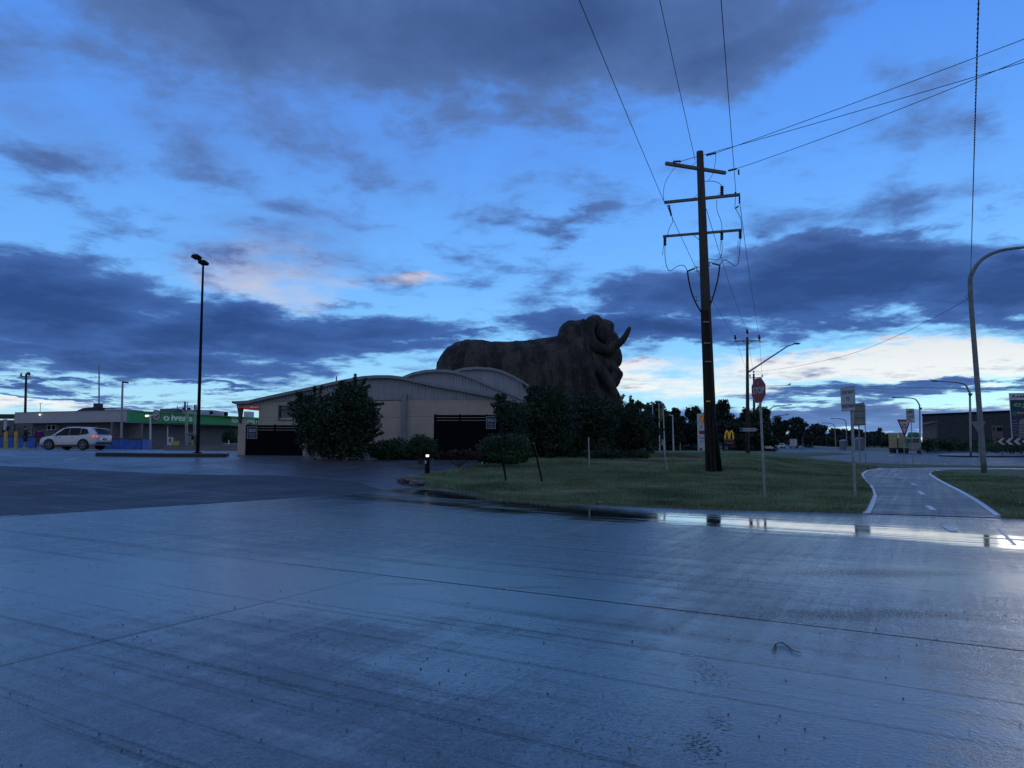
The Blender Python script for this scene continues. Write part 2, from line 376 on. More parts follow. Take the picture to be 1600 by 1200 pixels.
# ================================================================== GROUND
A_DIR = (G(1600, 1035) - G(0, 835)); A_DIR.z = 0; A_DIR.normalize(); B_DIR = Vector((-A_DIR.y, A_DIR.x, 0)); P0 = G(880, 932); P0.z = 0
ANG = math.atan2(A_DIR.y, A_DIR.x)
def wet(name, base, rlo=.16, rhi=.42, agg=.55, aggd=.004, puddles=(), wetness=0.0, streak=.5, spec=.5, sheets=(), coat=0.0):
    m = bpy.data.materials.new(name); m.use_nodes = True; t = NT(m.node_tree); b = t.N['Principled BSDF']
    co = t.N.new('ShaderNodeTexCoord').outputs['Object']
    rot = t.N.new('ShaderNodeVectorRotate'); rot.rotation_type = 'Z_AXIS'; t.put(rot.inputs['Vector'], co); rot.inputs['Angle'].default_value = -ANG
    rc = rot.outputs[0]
    s1 = t.noise(t.vm('MULTIPLY', rc, (.22, 3.2, 1)), 1.0, 7, .65)          # bands of standing water along the fall
    s2 = t.noise(t.vm('MULTIPLY', rc, (5.0, .09, 1)), 1.0, 8, .7)          # tyre tracks across them
    big = t.noise(co, .35, 5, .6)
    fine = t.noise(co, 62, 4, .75); mid = t.noise(co, 28, 4, .65); und = t.noise(t.vm('MULTIPLY', rc, (1.2, 5, 1)), 1.4, 4, .6)
    vor = t.N.new('ShaderNodeTexVoronoi'); t.put(vor.inputs['Vector'], co); vor.inputs['Scale'].default_value = 70
    w = t.m('ADD', t.m('ADD', t.m('MULTIPLY', s1, .5), t.m('MULTIPLY', s2, .5)), t.m('MULTIPLY', big, .35))   # about .65
    hf = t.m('ADD', t.m('MULTIPLY', t.m('SUBTRACT', t.noise(t.vm('MULTIPLY', rc, (.6, 1.6, 1)), 7.0, 6, .7), .5), .34), t.m('MULTIPLY', t.m('SUBTRACT', mid, .5), .30))
    wv_ = t.m('ADD', t.m('ADD', w, wetness), hf)
    for (c_, rad_, k_) in sheets:
        dd_ = t.vm('LENGTH', t.vm('MULTIPLY', t.vm('SUBTRACT', co, (c_.x, c_.y, 0)), (.55, 1.0, 0)))
        wv_ = t.m('ADD', wv_, t.m('MULTIPLY', t.ss(dd_, rad_, 0.0), k_))
    wetf = t.ss(wv_, .54, .84)
    pud = None
    for (pts, wid, k) in puddles:
        for p, q in zip(pts[:-1], pts[1:]):
            pa = t.vm('SUBTRACT', co, (p.x, p.y, 0)); d = q - p; L2 = d.x * d.x + d.y * d.y
            h = t.m('DIVIDE', t.vm('DOT_PRODUCT', pa, (d.x, d.y, 0)), L2, clamp=True)
            v = t.vm('SUBTRACT', pa, t.vm('MULTIPLY', (d.x, d.y, 0), t.comb(h, h, h)))
            dist = t.vm('LENGTH', t.vm('MULTIPLY', v, (1, 1, 0)))
            g = t.m('MULTIPLY', t.m('SUBTRACT', 1.0, t.m('DIVIDE', dist, wid)), k)
            pud = g if pud is None else t.m('MAXIMUM', pud, g)
    if pud is not None:
        pn = t.noise(t.vm('MULTIPLY', rc, (.30, 7.0, 1)), 1.0, 7, .65)
        pm = t.ss(t.m('ADD', pud, t.m('MULTIPLY', t.m('SUBTRACT', pn, .5), 4.2)), .05, .95)
    else:
        pn = t.noise(t.vm('MULTIPLY', rc, (.25, 3.0, 1)), 1.0, 6, .6); pm = t.ss(pn, .70, .76)
    col = t.mix(t.ss(t.m('ADD', t.m('MULTIPLY', mid, .5), t.m('MULTIPLY', big, .5)), .35, .65), tuple(x * .72 for x in base) + (1,), tuple(x * 1.25 for x in base) + (1,))
    if coat:
        ag = t.m('ADD', t.m('MULTIPLY', fine, .6), t.m('MULTIPLY', t.noise(co, 30, 3, .7), .4))
        col = t.mix(1.0, col, t.ramp(t.ss(ag, .36, .64), [(0, (.25, .25, .26, 1)), (.5, (.95, .95, .95, 1)), (1, (1.9, 1.85, 1.8, 1))]), 'MULTIPLY')
        fleck = t.noise(t.vm('MULTIPLY', co, (1, 1, 0)), 38, 5, .75); area = None
        for (c_, rx_, ry_) in ((G(1100, 1045), .16, .42), (G(1122, 1128), .07, .20), (G(1095, 1165), .12, .22), (G(640, 912), .5, .10), (G(820, 918), .45, .09), (G(1400, 895), 1.3, .35), (G(1290, 960), 1.5, .25)):  # patches by the power pole paint in its dark reflection
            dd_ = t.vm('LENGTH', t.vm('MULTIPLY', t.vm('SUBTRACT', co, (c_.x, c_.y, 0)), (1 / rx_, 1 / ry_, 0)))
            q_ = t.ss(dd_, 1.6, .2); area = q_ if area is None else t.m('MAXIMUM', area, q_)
        pore_refl = t.ss(t.m('ADD', fleck, t.m('ADD', t.m('MULTIPLY', area, .11), t.m('MULTIPLY', t.m('SUBTRACT', big, .5), .35))), .585, .64)
        col = t.mix(t.m('MULTIPLY', pore_refl, .85), col, (.006, .006, .007, 1))
        ln = t.noise(t.vm('MULTIPLY', rc, (13, .07, 1)), 1.0, 5, .6); la = t.noise(t.vm('MULTIPLY', rc, (.12, 9, 1)), 1.0, 5, .6)
        col = t.mix(t.m('MULTIPLY', t.m('MULTIPLY', t.ss(ln, .57, .68), .5), t.ss(big, .42, .6)), col, (.40, .40, .40, 1)); col = t.mix(t.m('MULTIPLY', t.ss(la, .56, .64), .8), col, (.012, .012, .014, 1)); pore_refl = t.m('MAXIMUM', pore_refl, t.m('MULTIPLY', t.m('MULTIPLY', t.ss(la, .56, .64), t.ss(fleck, .40, .55)), .75))  # pale tyre lines carry the water film's sheen as lighter colour
    spk = t.noise(t.vm('MULTIPLY', co, (1, 1, 0)), 9.0, 2, .5)
    col = t.mix(t.m('MULTIPLY', t.ss(spk, .74, .78), .8), col, (.006, .006, .007, 1))       # grit and leaf scraps
    col = t.mix(t.m('MULTIPLY', wetf, .25), col, tuple(x * .45 for x in base) + (1,))
    col = t.mix(t.m('MULTIPLY', pm, .6), col, tuple(x * .5 for x in base) + (1,))
    t.put(b.inputs['Base Color'], col)
    r = t.m('ADD', t.mr(wetf, 0, 1, rhi, rlo), t.m('MULTIPLY', t.m('SUBTRACT', mid, .5), .12))
    r = t.m('MULTIPLY', r, t.mr(pm, 0, 1, 1.0, .12)); t.put(b.inputs['Roughness'], r)
    b.inputs['Specular IOR Level'].default_value = spec
    if coat: t.put(b.inputs['Specular IOR Level'], t.mr(pore_refl, 0, 1, spec, .1))
    hgtv = t.m('ADD', t.m('ADD', t.m('MULTIPLY', fine, .9), t.m('MULTIPLY', vor.outputs['Distance'], .35)), t.m('MULTIPLY', mid, 1.3))
    st = t.m('MULTIPLY', t.mr(wetf, 0, 1, agg, agg * .28), t.mr(pm, 0, 1, 1.0, .03))
    n1_ = t.bump(hgtv, st, aggd)
    if coat:
        t.put(b.inputs['Coat Weight'], t.m('MULTIPLY', t.mr(wetf, 0, 1, .8, 1.0), t.mr(pore_refl, 0, 1, coat, .12))); b.inputs['Coat IOR'].default_value = 1.5
        t.put(b.inputs['Coat Roughness'], t.m('MULTIPLY', t.mr(wetf, 0, 1, .11, .06), t.mr(pm, 0, 1, 1.0, .2)))
        t.put(b.inputs['Coat Normal'], t.bump(hgtv, t.m('MULTIPLY', t.mr(wetf, 0, 1, 1.0, .45), t.mr(pm, 0, 1, 1.0, .03)), .0048))
    t.put(b.inputs['Normal'], t.bump(und, t.mr(pm, 0, 1, streak, .05), .01, n1_))
    M[name] = m; return m
gut = [G(520, 757), G(640, 765), G(790, 783), G(960, 806), G(1160, 817), G(1400, 832), G(1520, 843)]
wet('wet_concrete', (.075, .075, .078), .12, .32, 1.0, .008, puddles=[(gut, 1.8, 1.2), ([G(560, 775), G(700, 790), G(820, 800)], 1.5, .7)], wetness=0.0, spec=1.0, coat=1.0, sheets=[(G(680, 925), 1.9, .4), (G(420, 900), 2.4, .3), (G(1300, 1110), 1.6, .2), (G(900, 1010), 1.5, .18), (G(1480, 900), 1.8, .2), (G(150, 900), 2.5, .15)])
wet('wet_asphalt', (.065, .066, .07), .36, .62, 1.0, .010, spec=.22, wetness=-.05)
wet('wet_lot', (.10, .10, .105), .22, .46, .8, .006, wetness=.0, spec=.4)
wet('wet_road', (.05, .052, .056), .34, .55, .6, .006, wetness=.0, spec=.28)
wet('wet_path', (.10, .10, .10), .26, .48, .6, .006, wetness=-.01, spec=.36)
m = bpy.data.materials.new('turf'); m.use_nodes = True; t = NT(m.node_tree); b = t.N['Principled BSDF']
co = t.N.new('ShaderNodeTexCoord').outputs['Object']
n = t.noise(co, .35, 5, .65); n2 = t.noise(co, 9, 4, .7)
g = t.mix(t.ss(n2, .3, .7), (.10, .13, .07, 1), (.18, .22, .12, 1))
g = t.mix(t.m('MULTIPLY', t.ss(n, .5, .68), .55), g, (.16, .15, .09, 1))
pp, pq = G(905, 709), G(940, 708)
def patch(c, rx, ry):
    d = t.vm('LENGTH', t.vm('DIVIDE', t.vm('SUBTRACT', co, (c.x, c.y, c.z)), (rx, ry, 5.0)))
    return t.ss(t.m('ADD', d, t.m('MULTIPLY', t.m('SUBTRACT', n2, .5), .9)), 1.15, .75)
dirt = t.m('MAXIMUM', t.m('MAXIMUM', patch(G(970, 724), 2.6, 1.2), patch(G(1040, 718), 4.2, 2.0)), patch(G(905, 771), 1.1, .9))
g = t.mix(t.m('MULTIPLY', dirt, .85), g, (.24, .18, .13, 1))
t.put(b.inputs['Base Color'], g); b.inputs['Roughness'].default_value = .85; b.inputs['Specular IOR Level'].default_value = .05
t.put(b.inputs['Normal'], t.bump(n2, .8, .04)); M['turf'] = m
mm('bare_ground', (.035, .04, .025), .95, var=.4, scale=.05, spec=.03)

# shared lattice the sheets are cut along, so that they follow the same slopes
XL = sorted(set([round(-42 + 1.5 * i, 2) for i in range(57)] + [-42 - 6 * i for i in range(1, 26)] + [42 + 6 * i for i in range(1, 40)]))
YL = sorted(set([round(-12 + 1.5 * i, 2) for i in range(46)] + [55.5 + 5 * i for i in range(1, 30)] + [200 + 25 * i for i in range(1, 30)]))
def sheet(name, pts, z, matl, parent=None, kind='structure', step=None, skirt=0.0):
    pts = [Vector((p[0], p[1], 0)) for p in pts]
    bm = bmesh.new(); f = bm.faces.new([bm.verts.new(p) for p in pts])
    if f.normal.z < 0 or f.calc_area() and f.normal.z < 0: f.normal_flip()
    bmesh.ops.triangulate(bm, faces=bm.faces[:])
    x0, x1 = min(p.x for p in pts), max(p.x for p in pts); y0, y1 = min(p.y for p in pts), max(p.y for p in pts)
    for L, no in ((XL, (1, 0, 0)), (YL, (0, 1, 0))):
        for q in L:
            if (x0 < q < x1) if no[0] else (y0 < q < y1):
                bmesh.ops.bisect_plane(bm, geom=bm.verts[:] + bm.edges[:] + bm.faces[:], plane_co=(q * no[0], q * no[1], 0), plane_no=no)
    for v in bm.verts: v.co.z = hgt(v.co.x, v.co.y) + z
    bm.normal_update()
    for f in bm.faces:
        if f.normal.z < 0: f.normal_flip()
    if skirt:
        be = [e for e in bm.edges if e.is_boundary]
        r = bmesh.ops.extrude_edge_only(bm, edges=be)
        for v in r['geom']:
            if isinstance(v, bmesh.types.BMVert): v.co.z -= skirt
    me = bpy.data.meshes.new(name); bm.to_mesh(me); bm.free()
    o = link_mesh(name, me, matl, parent)
    return setp(o, None, None, None, kind)
def px(*uv): return [G(u, v) for u, v in uv]
# base ground to the horizon
xs = sorted(set(XL + [-2600, -1500, -900, -550, -350, -250, 350, 500, 700, 1000, 1500, 2600])); ys = sorted(set([-200, -60, -30] + YL + [1000, 1200, 1500, 2000, 3000, 4500]))
vs = [(x, y, hgt(x, y) - .10) for y in ys for x in xs]; nx = len(xs)
fs = [(j * nx + i, j * nx + i + 1, (j + 1) * nx + i + 1, (j + 1) * nx + i) for j in range(len(ys) - 1) for i in range(nx - 1)]
g0 = MB().add(vs, fs).build('ground', M['bare_ground'], fix=False, kind='structure')

sheet('car_park', [(-140, -12), (9, -12), (9, 24), (4, 110), (-140, 110)], -.03, M['wet_lot'])
sheet('asphalt_patch', [G(-700, 850), G(0, 808), G(330, 785), G(600, 766), G(560, 752), G(430, 742), G(300, 741), G(0, 727), G(-500, 722)], -.018, M['wet_asphalt'])
# forecourt of cast concrete slabs
fc = MB().box((3, 8, -.16), (60, 40, .06)); fc = fc.build('forecourt', M['bare_ground'], kind='structure')
setp(fc, None, None, None, 'structure')
eL0, eL1 = G(0, 808), G(600, 766); eL0.z = eL1.z = 0
ed = (eL1 - eL0).normalized(); en = Vector((ed.y, -ed.x, 0))          # right-hand side = slabs
if en.dot(P0 - eL0) < 0: en = -en
fe0, fe1 = G(560, 752), G(1600, 800); fe0.z = fe1.z = 0; fd = (fe1 - fe0).normalized(); fn = Vector((-fd.y, fd.x, 0))
if fn.dot(P0 - fe0) > 0: fn = -fn
brow = [-16, -11.6, -8.0, -4.2, 0, 3.9, 7.6, 11.4, 15.2, 19.0, 23]
for bi in range(len(brow) - 1):
    b0, b1 = brow[bi], brow[bi + 1]; aoff = -27.2 + (1.7 if bi % 2 else 0)
    for ai in range(13):
        a0 = aoff + ai * 4.6; a1 = a0 + 4.6
        gb0 = .013 if abs(b0) < .1 else .0011; gb1 = .013 if abs(b1) < .1 else .0011
        bm = bmesh.new()
        dz = random.uniform(-.002, .002)
        q = [P0 + A_DIR * a + B_DIR * b_ for a, b_ in ((a0 + .0007, b0 + gb0), (a1 - .0007, b0 + gb0), (a1 - .0007, b1 - gb1), (a0 + .0007, b1 - gb1))]
        if all(p.y < -6 for p in q) or all(p.x > 26 for p in q) or all(p.x < -30 for p in q): bm.free(); continue
        bm.faces.new([bm.verts.new((p.x, p.y, 0)) for p in q])
        for co_, no_ in ((eL0, -en), (fe0 + fn * 2.6, fn)):
            bmesh.ops.bisect_plane(bm, geom=bm.verts[:] + bm.edges[:] + bm.faces[:], plane_co=co_, plane_no=no_, clear_outer=True)
        if not bm.faces or sum(f.calc_area() for f in bm.faces) < .05: bm.free(); continue
        if max(v.co.y for v in bm.verts) > 19.5:
            for q_ in YL:
                if q_ > 19: bmesh.ops.bisect_plane(bm, geom=bm.verts[:] + bm.edges[:] + bm.faces[:], plane_co=(0, q_, 0), plane_no=(0, 1, 0))
            for q_ in XL: 
                if abs(q_) < 20: bmesh.ops.bisect_plane(bm, geom=bm.verts[:] + bm.edges[:] + bm.faces[:], plane_co=(q_, 0, 0), plane_no=(1, 0, 0))
        bm.normal_update()
        for f in bm.faces:
            if f.normal.z < 0: f.normal_flip()
        r = bmesh.ops.extrude_edge_only(bm, edges=[e for e in bm.edges if e.is_boundary])
        low = set(v for v in r['geom'] if isinstance(v, bmesh.types.BMVert))
        for v in bm.verts: v.co.z = hgt(v.co.x, v.co.y) + dz - (.09 if v in low else 0)
        me = bpy.data.meshes.new('slab'); bm.to_mesh(me); bm.free()
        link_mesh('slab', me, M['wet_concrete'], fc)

# lawns
lawn_px = [(636, 750), (660, 757), (700, 764), (740, 770), (780, 776), (880, 785), (960, 790), (1100, 795), (1200, 798), (1352, 801),
           (1358, 790), (1364, 775), (1358, 760), (1346, 748), (1344, 741), (1353, 735), (1376, 731.3), (1450, 730.3), (1565, 731.2), (1640, 731.4), (1640, 729.5), (1500, 728), (1400, 725.5), (1340, 723), (1290, 718.5), (1250, 714),
           (1290, 711.5), (1335, 709.6), (1300, 707.5), (1180, 706), (1080, 704.5), (1000, 705.5), (940, 709), (860, 716), (760, 727), (700, 738), (660, 743)]
lawn = sheet('lawn', px(*lawn_px), .05, M['turf'], skirt=.12)
lawn2_px = [(1567, 809), (1551, 797), (1532, 784), (1503, 767), (1473, 752), (1455, 741.5), (1461, 737.3), (1480, 735), (1560, 734.2), (2100, 742), (2100, 840), (1700, 814)]
lawn2 = sheet('lawn', px(*lawn2_px), .05, M['turf'], skirt=.12)
path_px = [(1350, 803), (1358, 790), (1364, 775), (1358, 760), (1346, 748), (1344, 741), (1353, 735), (1376, 731), (1450, 730), (1568, 731), (1600, 731.6), (1600, 735), (1560, 734.4), (1480, 735.2), (1461, 737.5), (1455, 741.5), (1473, 752), (1503, 767), (1532, 784), (1551, 797), (1568, 810)]
pathway = sheet('path', px(*path_px), .012, M['wet_path'])
sheet('road', [G(1245, 714), G(1340, 724.5), G(1500, 729.5), G(1640, 731.3), G(2200, 744), G(2200, 700), (190, 170), (150, 330), (160, 700), (118, 700), (95, 330), (66, 175), G(1180, 705)], -.006, M['wet_road'])
sheet('far_verge', [(150, 165), (420, 150), (900, 700), (170, 720), (163, 500)], -.02, M['turf'])

# grass blades standing on the lawns (too many to count)
def inpoly(x, y, P_):
    c = np.zeros(len(x), bool); n_ = len(P_); j = n_ - 1
    for i in range(n_):
        xi, yi, xj, yj = P_[i][0], P_[i][1], P_[j][0], P_[j][1]
        with np.errstate(divide='ignore', invalid='ignore'):
            c ^= ((yi > y) != (yj > y)) & (x < (xj - xi) * (y - yi) / (yj - yi + 1e-12) + xi)
        j = i
    return c
def turfblades(name, poly, n, ymax):
    P_ = [(p.x, p.y) for p in poly]; X = [p[0] for p in P_]; Y = [p[1] for p in P_]
    x = rng.uniform(min(X), min(max(X), 24), n * 5); y = rng.uniform(min(Y), min(max(Y), ymax), n * 5)
    keep = inpoly(x, y, P_) & (rng.random(n * 5) < np.clip(17.0 / np.maximum(y, 8), .15, 1) ** 1.5)
    for (du, dv, ra_, rb_) in ((970, 724, 2.6, 1.2), (1040, 718, 4.2, 2.0), (905, 771, 1.1, .9)):
        c_ = G(du, dv); keep &= (((x - c_.x) / ra_) ** 2 + ((y - c_.y) / rb_) ** 2 + rng.normal(0, .25, len(x))) > .9
    x, y = x[keep][:n], y[keep][:n]; k = len(x)
    z = np.array([hgt(a, b_) for a, b_ in zip(x, y)]) + .045
    cl = np.sin(x * 1.7 + np.sin(y * 2.3)) * np.sin(y * 1.3 + x * .7)
    h = rng.uniform(.035, .085, k) * (1 + .35 * cl) * (1 + y / 60); a = rng.uniform(0, 2 * np.pi, k); w_ = rng.uniform(.006, .012, k) * (1 + y / 18)
    lx, ly = rng.normal(0, .03, k), rng.normal(0, .03, k)
    v = np.empty((k, 3, 3)); c_, s_ = np.cos(a), np.sin(a)
    v[:, 0] = np.stack([x - c_ * w_, y - s_ * w_, z], 1); v[:, 1] = np.stack([x + c_ * w_, y + s_ * w_, z], 1); v[:, 2] = np.stack([x + lx, y + ly, z + h], 1)
    me = bpy.data.meshes.new(name); me.vertices.add(k * 3); me.vertices.foreach_set('co', v.ravel())
    me.loops.add(k * 3); me.loops.foreach_set('vertex_index', np.arange(k * 3)); me.polygons.add(k)
    me.polygons.foreach_set('loop_start', np.arange(k) * 3); me.polygons.foreach_set('loop_total', np.full(k, 3)); me.update()
    o = link_mesh(name, me, M['blade']); return setp(o, 'short wet green grass growing across the mown verge', 'grass', None, 'stuff')
turfblades('grass', px(*lawn_px), 210000, 60); turfblades('grass', px(*lawn2_px), 50000, 45)

# pale edging stones along the cycle path
def resample(pts, step):
    out = []; acc = 0.0
    for p, q in zip(pts[:-1], pts[1:]):
        L = (q - p).length; s_ = acc
        while s_ < L: out.append(p + (q - p) * (s_ / L)); s_ += step
        acc = s_ - L
    return out + [pts[-1]]
def edging(pts, w_, step, h_, matl, name='edging_stone', parent=None, gap=.015, sink=.1, z=.0):
    rs = resample(pts, step)
    for p, q in zip(rs[:-1], rs[1:]):
        if (q - p).length < .15: continue
        d = (q - p); c = (p + q) / 2; c = Vector((c.x, c.y, hgt(c.x, c.y) + (h_ - sink) / 2 + z)); L = math.hypot(d.x, d.y) - gap
        MB().box(c, (L, w_, h_ + sink), R=Matrix.Rotation(math.atan2(d.y, d.x), 3, 'Z') @ Matrix.Rotation(-math.atan2(hgt(q.x, q.y) - hgt(p.x, p.y), L), 3, 'Y')).build(name, matl, parent)
mm('edge_stone', (.72, .73, .75), .4, var=.18, scale=6)
edging(px((1354, 803), (1360, 792), (1366, 776), (1361, 761), (1349, 749), (1347, 741.5), (1355, 735.8), (1377, 732)), .15, .62, .03, M['edge_stone'], parent=pathway)
edging(px((1560, 807), (1547, 797.5), (1528, 784), (1500, 768), (1470, 752.6), (1453, 741.8), (1460, 736.8), (1480, 734.6), (1565, 733.6)), .15, .62, .03, M['edge_stone'], parent=pathway)

# painted marks
def dash(name, p, d, L, w_, parent, z=.018):
    d = Vector((d[0], d[1], 0)).normalized(); s_ = Vector((-d.y, d.x, 0))
    q = [p - d * L / 2 - s_ * w_ / 2, p + d * L / 2 - s_ * w_ / 2, p + d * L / 2 + s_ * w_ / 2, p - d * L / 2 + s_ * w_ / 2]
    mb = MB(); mb.add([(a.x, a.y, hgt(a.x, a.y) + z) for a in q], [(0, 1, 2, 3)]); return mb.build(name, M['line_paint'], parent, fix=False)
mid = px((1454, 797), (1457, 792), (1439, 771), (1429, 757), (1410, 748), (1398, 742), (1408, 735.5))
for (u0, v0, u1, v1) in ((1450, 791, 1459, 798), (1436, 768.5, 1443, 773.5), (1424, 755.5, 1432, 758.5), (1405, 746.8, 1414, 748.4), (1396, 740.3, 1404, 742), (1398, 743.6, 1399, 744.4), (1406, 734.8, 1412, 735.6)):
    p, q = G(u0, v0), G(u1, v1); dash('painted_dash', (p + q) / 2, q - p, (q - p).length, .13, pathway)
p, q = G(1476, 822), G(1492, 831); dash('painted_dash', (p + q) / 2, q - p, (q - p).length, .14, fc, z=.006)
p, q = G(1560, 825), G(1586, 852); dash('worn_line', (p + q) / 2, q - p, (q - p).length, .05, fc, z=.006)
p, q = G(-60, 812), G(30, 805.5); dash('painted_line', (p + q) / 2, q - p, (q - p).length, .1, fc, z=.006)
for (u0, v0, u1, v1) in ((360, 712.5, 376, 717), (400, 714, 470, 712.6), (470, 716.5, 560, 714), (100, 719, 122, 714.5)):
    p, q = G(u0, v0), G(u1, v1); dash('parking_line', (p + q) / 2, q - p, (q - p).length, .09, bpy.data.objects['car_park'], z=-.02)
for (u0, v0, u1, v1, w_) in ((1432, 714.5, 1700, 717.5, .18), (1334, 709.5, 1341, 709.1, .25), (1388, 712, 1400, 710.5, .3), (1520, 726, 1700, 728.5, .12)):
    p, q = G(u0, v0), G(u1, v1); dash('lane_line', (p + q) / 2, q - p, (q - p).length, w_, bpy.data.objects['road'], z=.004)
# kerbed island in the car park under the left lamp, and the traffic island
def island(name, uv, z, top, side):
    o = sheet(name, px(*uv), z, top, skirt=z + .12); return o
mm('kerb_dark', (.025, .025, .028), .5, var=.3)
isl = island('kerb_island', [(150, 711), (250, 712.2), (352, 712.6), (358, 711.3), (250, 709.6), (150, 708.6)], .13, M['wet_lot'], None)
edging(px((150, 711.5), (250, 712.6), (352, 713)), .15, 1.2, .15, M['kerb_dark'], 'kerb_stone', isl)
ti = island('traffic_island', [(1466, 712.5), (1476, 710), (1500, 708.7), (1760, 709.2), (1760, 714), (1500, 713.8)], .16, M['wet_path'], None)
edging(px((1467, 713), (1500, 714.3), (1620, 714.6)), .2, 2.4, .18, M['kerb_dark'], 'kerb_stone', ti)
# ================================================================== LARGE THINGS
def hit(fr, u, v):
    r = ray(u, v); o = Vector((0, 0, CAMZ)); t = (fr.c - o).dot(fr.n) / r.dot(fr.n); p = o + r * t; d = p - fr.c
    return d.dot(fr.x), d.dot(fr.z)
def frect(fr, mb, u0, v0, u1, v1, c0, c1):
    a0, b1 = hit(fr, u0, v0); a1, b0 = hit(fr, u1, v1); return fr.rect(mb, a0, b0, a1, b1, c0, c1)

# ---------------------------------------------------------- the giant ram
RD = 75.0
def rp(cx, cy, dy=0.0): return W(660 + cx / 4.571, 480 + cy / 4.571, RD + dy)
RS = RD / F / 4.571 / cT
mm('ram_concrete', (.10, .085, .07), .9)
m = M['ram_concrete']; t = NT(m.node_tree); b = t.N['Principled BSDF']; co = t.N.new('ShaderNodeTexCoord').outputs['Object']
st = t.noise(t.vm('MULTIPLY', co, (1, 1, .28)), .75, 7, .66); gr = t.noise(co, 2.2, 6, .7); tuft = t.noise(t.vm('MULTIPLY', co, (1, 1, 2.2)), 3.2, 5, .65, 1.2)
c1 = t.mix(t.ss(st, .43, .57), (.030, .030, .033, 1), (.110, .096, .082, 1)); c1 = t.mix(t.m('MULTIPLY', t.ss(gr, .4, .7), .55), c1, (.045, .038, .034, 1))
c1 = t.mix(t.m('MULTIPLY', t.ss(tuft, .52, .62), .5), c1, (.03, .026, .024, 1)); t.put(b.inputs['Base Color'], c1)
t.put(b.inputs['Normal'], t.bump(t.m('ADD', tuft, t.m('MULTIPLY', gr, .6)), 1.0, .25))
ram = thing('ram_statue', Gy(830, RD), 'giant dark concrete merino ram statue standing behind the arched roof building', 'statue')
mb = MB()
def re_(cx, cy, rx, ry, rd, dy=0): mb.ell(rp(cx, cy, dy), (rx * RS, rd, ry * RS), 20, 14)
def cap(pts, rs, dys):
    P_ = [rp(p[0], p[1], d) for p, d in zip(pts, dys)]; 
    fine = []; fr_ = []
    for i in range(len(P_) - 1):
        for k in range(5): s_ = k / 5; fine.append(P_[i].lerp(P_[i + 1], s_)); fr_.append((rs[i] * (1 - s_) + rs[i + 1] * s_) * RS)
    fine.append(P_[-1]); fr_.append(rs[-1] * RS)
    mb.tube(fine, fr_, 12); mb.ell(fine[0], fr_[0]); mb.ell(fine[-1], fr_[-1])
# torso lofted through its top line
prof = [(92, 470, 700), (105, 395, 760), (135, 335, 800), (180, 288, 830), (240, 250, 850), (320, 229, 860), (400, 232, 850), (480, 240, 840), (560, 244, 840), (630, 242, 840), (700, 238, 840), (780, 230, 850), (860, 220, 870), (940, 207, 880), (1020, 200, 880), (1100, 210, 870), (1180, 260, 840), (1240, 340, 820), (1290, 430, 800), (1330, 520, 790)]
rings = []; n = 28
for i, (cx, top, bot) in enumerate(prof):
    s_ = min(1, (i + .6) / 5); e_ = min(1, (len(prof) - i) / 5); hw = (2.6 + .25 * math.sin(i * .6)) * math.sqrt(s_) * (.72 + .28 * e_)
    cy = (top + bot) / 2; ry = (bot - top) / 2 * RS; c0 = rp(cx, cy)
    ring = []
    for k in range(n):
        a = 2 * math.pi * k / n; ca, sa = math.cos(a), math.sin(a); e = .78
        ring.append(c0 + Vector((0, math.copysign(abs(ca) ** e, ca) * hw, math.copysign(abs(sa) ** .95, sa) * ry)))
    rings.append(ring)
vs = [p for r_ in rings for p in r_]
fs = [(i * n + k, i * n + (k + 1) % n, (i + 1) * n + (k + 1) % n, (i + 1) * n + k) for i in range(len(rings) - 1) for k in range(n)] + [tuple(range(n)), tuple(range((len(rings) - 1) * n, len(rings) * n))]
mb.add(vs, fs)
re_(1085, 330, 118, 238, 2.3); re_(1065, 190, 92, 96, 1.9); re_(1130, 190, 110, 98, 2.0); re_(1150, 560, 190, 300, 2.6); re_(1010, 260, 60, 90, 2.1)
re_(1240, 128, 72, 56, 1.5); re_(1290, 165, 80, 80, 1.6); re_(1330, 140, 42, 40, 1.2); re_(1300, 270, 96, 90, 1.6); re_(1345, 330, 78, 72, 1.35); re_(1370, 375, 56, 62, 1.15); re_(1350, 240, 52, 75, 1.3); re_(1388, 345, 36, 55, 1.0)
re_(1290, 185, 62, 74, .8, -1.0); re_(1401, 318, 14, 12, .7); re_(1408, 345, 12, 10, .6)
re_(1340, 495, 80, 84, 1.9, -.1); re_(1300, 430, 90, 60, 2.0); re_(1240, 470, 110, 120, 2.3); re_(1355, 545, 50, 34, 1.6)
for pts, rs, dy in (([(1120, 250), (1140, 330), (1180, 420), (1210, 540), (1260, 650), (1310, 760)], [26, 34, 40, 44, 48, 50], [-2.1, -2.6, -2.8, -2.7, -2.4, -2.0]),
                    ([(1200, 330), (1240, 400), (1290, 470), (1340, 560), (1375, 650), (1385, 780)], [34, 40, 44, 42, 46, 50], [-1.9, -2.3, -2.3, -1.7, -1.1, -.8]),
                    ([(1240, 360), (1300, 400), (1360, 440), (1395, 480)], [44, 44, 42, 40], [-1.6, -1.6, -1.3, -.8]),
                    ([(1150, 110), (1160, 220), (1180, 320)], [26, 30, 32], [-1.7, -2.0, -2.1])):
    cap(pts, [r_ * .92 for r_ in rs], [d - .2 for d in dy]); cap(pts, rs, [-d for d in dy])
for lx in (230, 420, 1040, 1220):
    for dy in (-1.5, 1.5):
        k0 = 760; cap([(lx, k0), (lx + 8, 900), (lx, 1060)], [80, 58, 50], [dy, dy, dy])
body = mb.build('body', M['ram_concrete'], ram, smooth=True)
md = body.modifiers.new('remesh', 'REMESH'); md.mode = 'VOXEL'; md.voxel_size = .13; md.use_smooth_shade = True
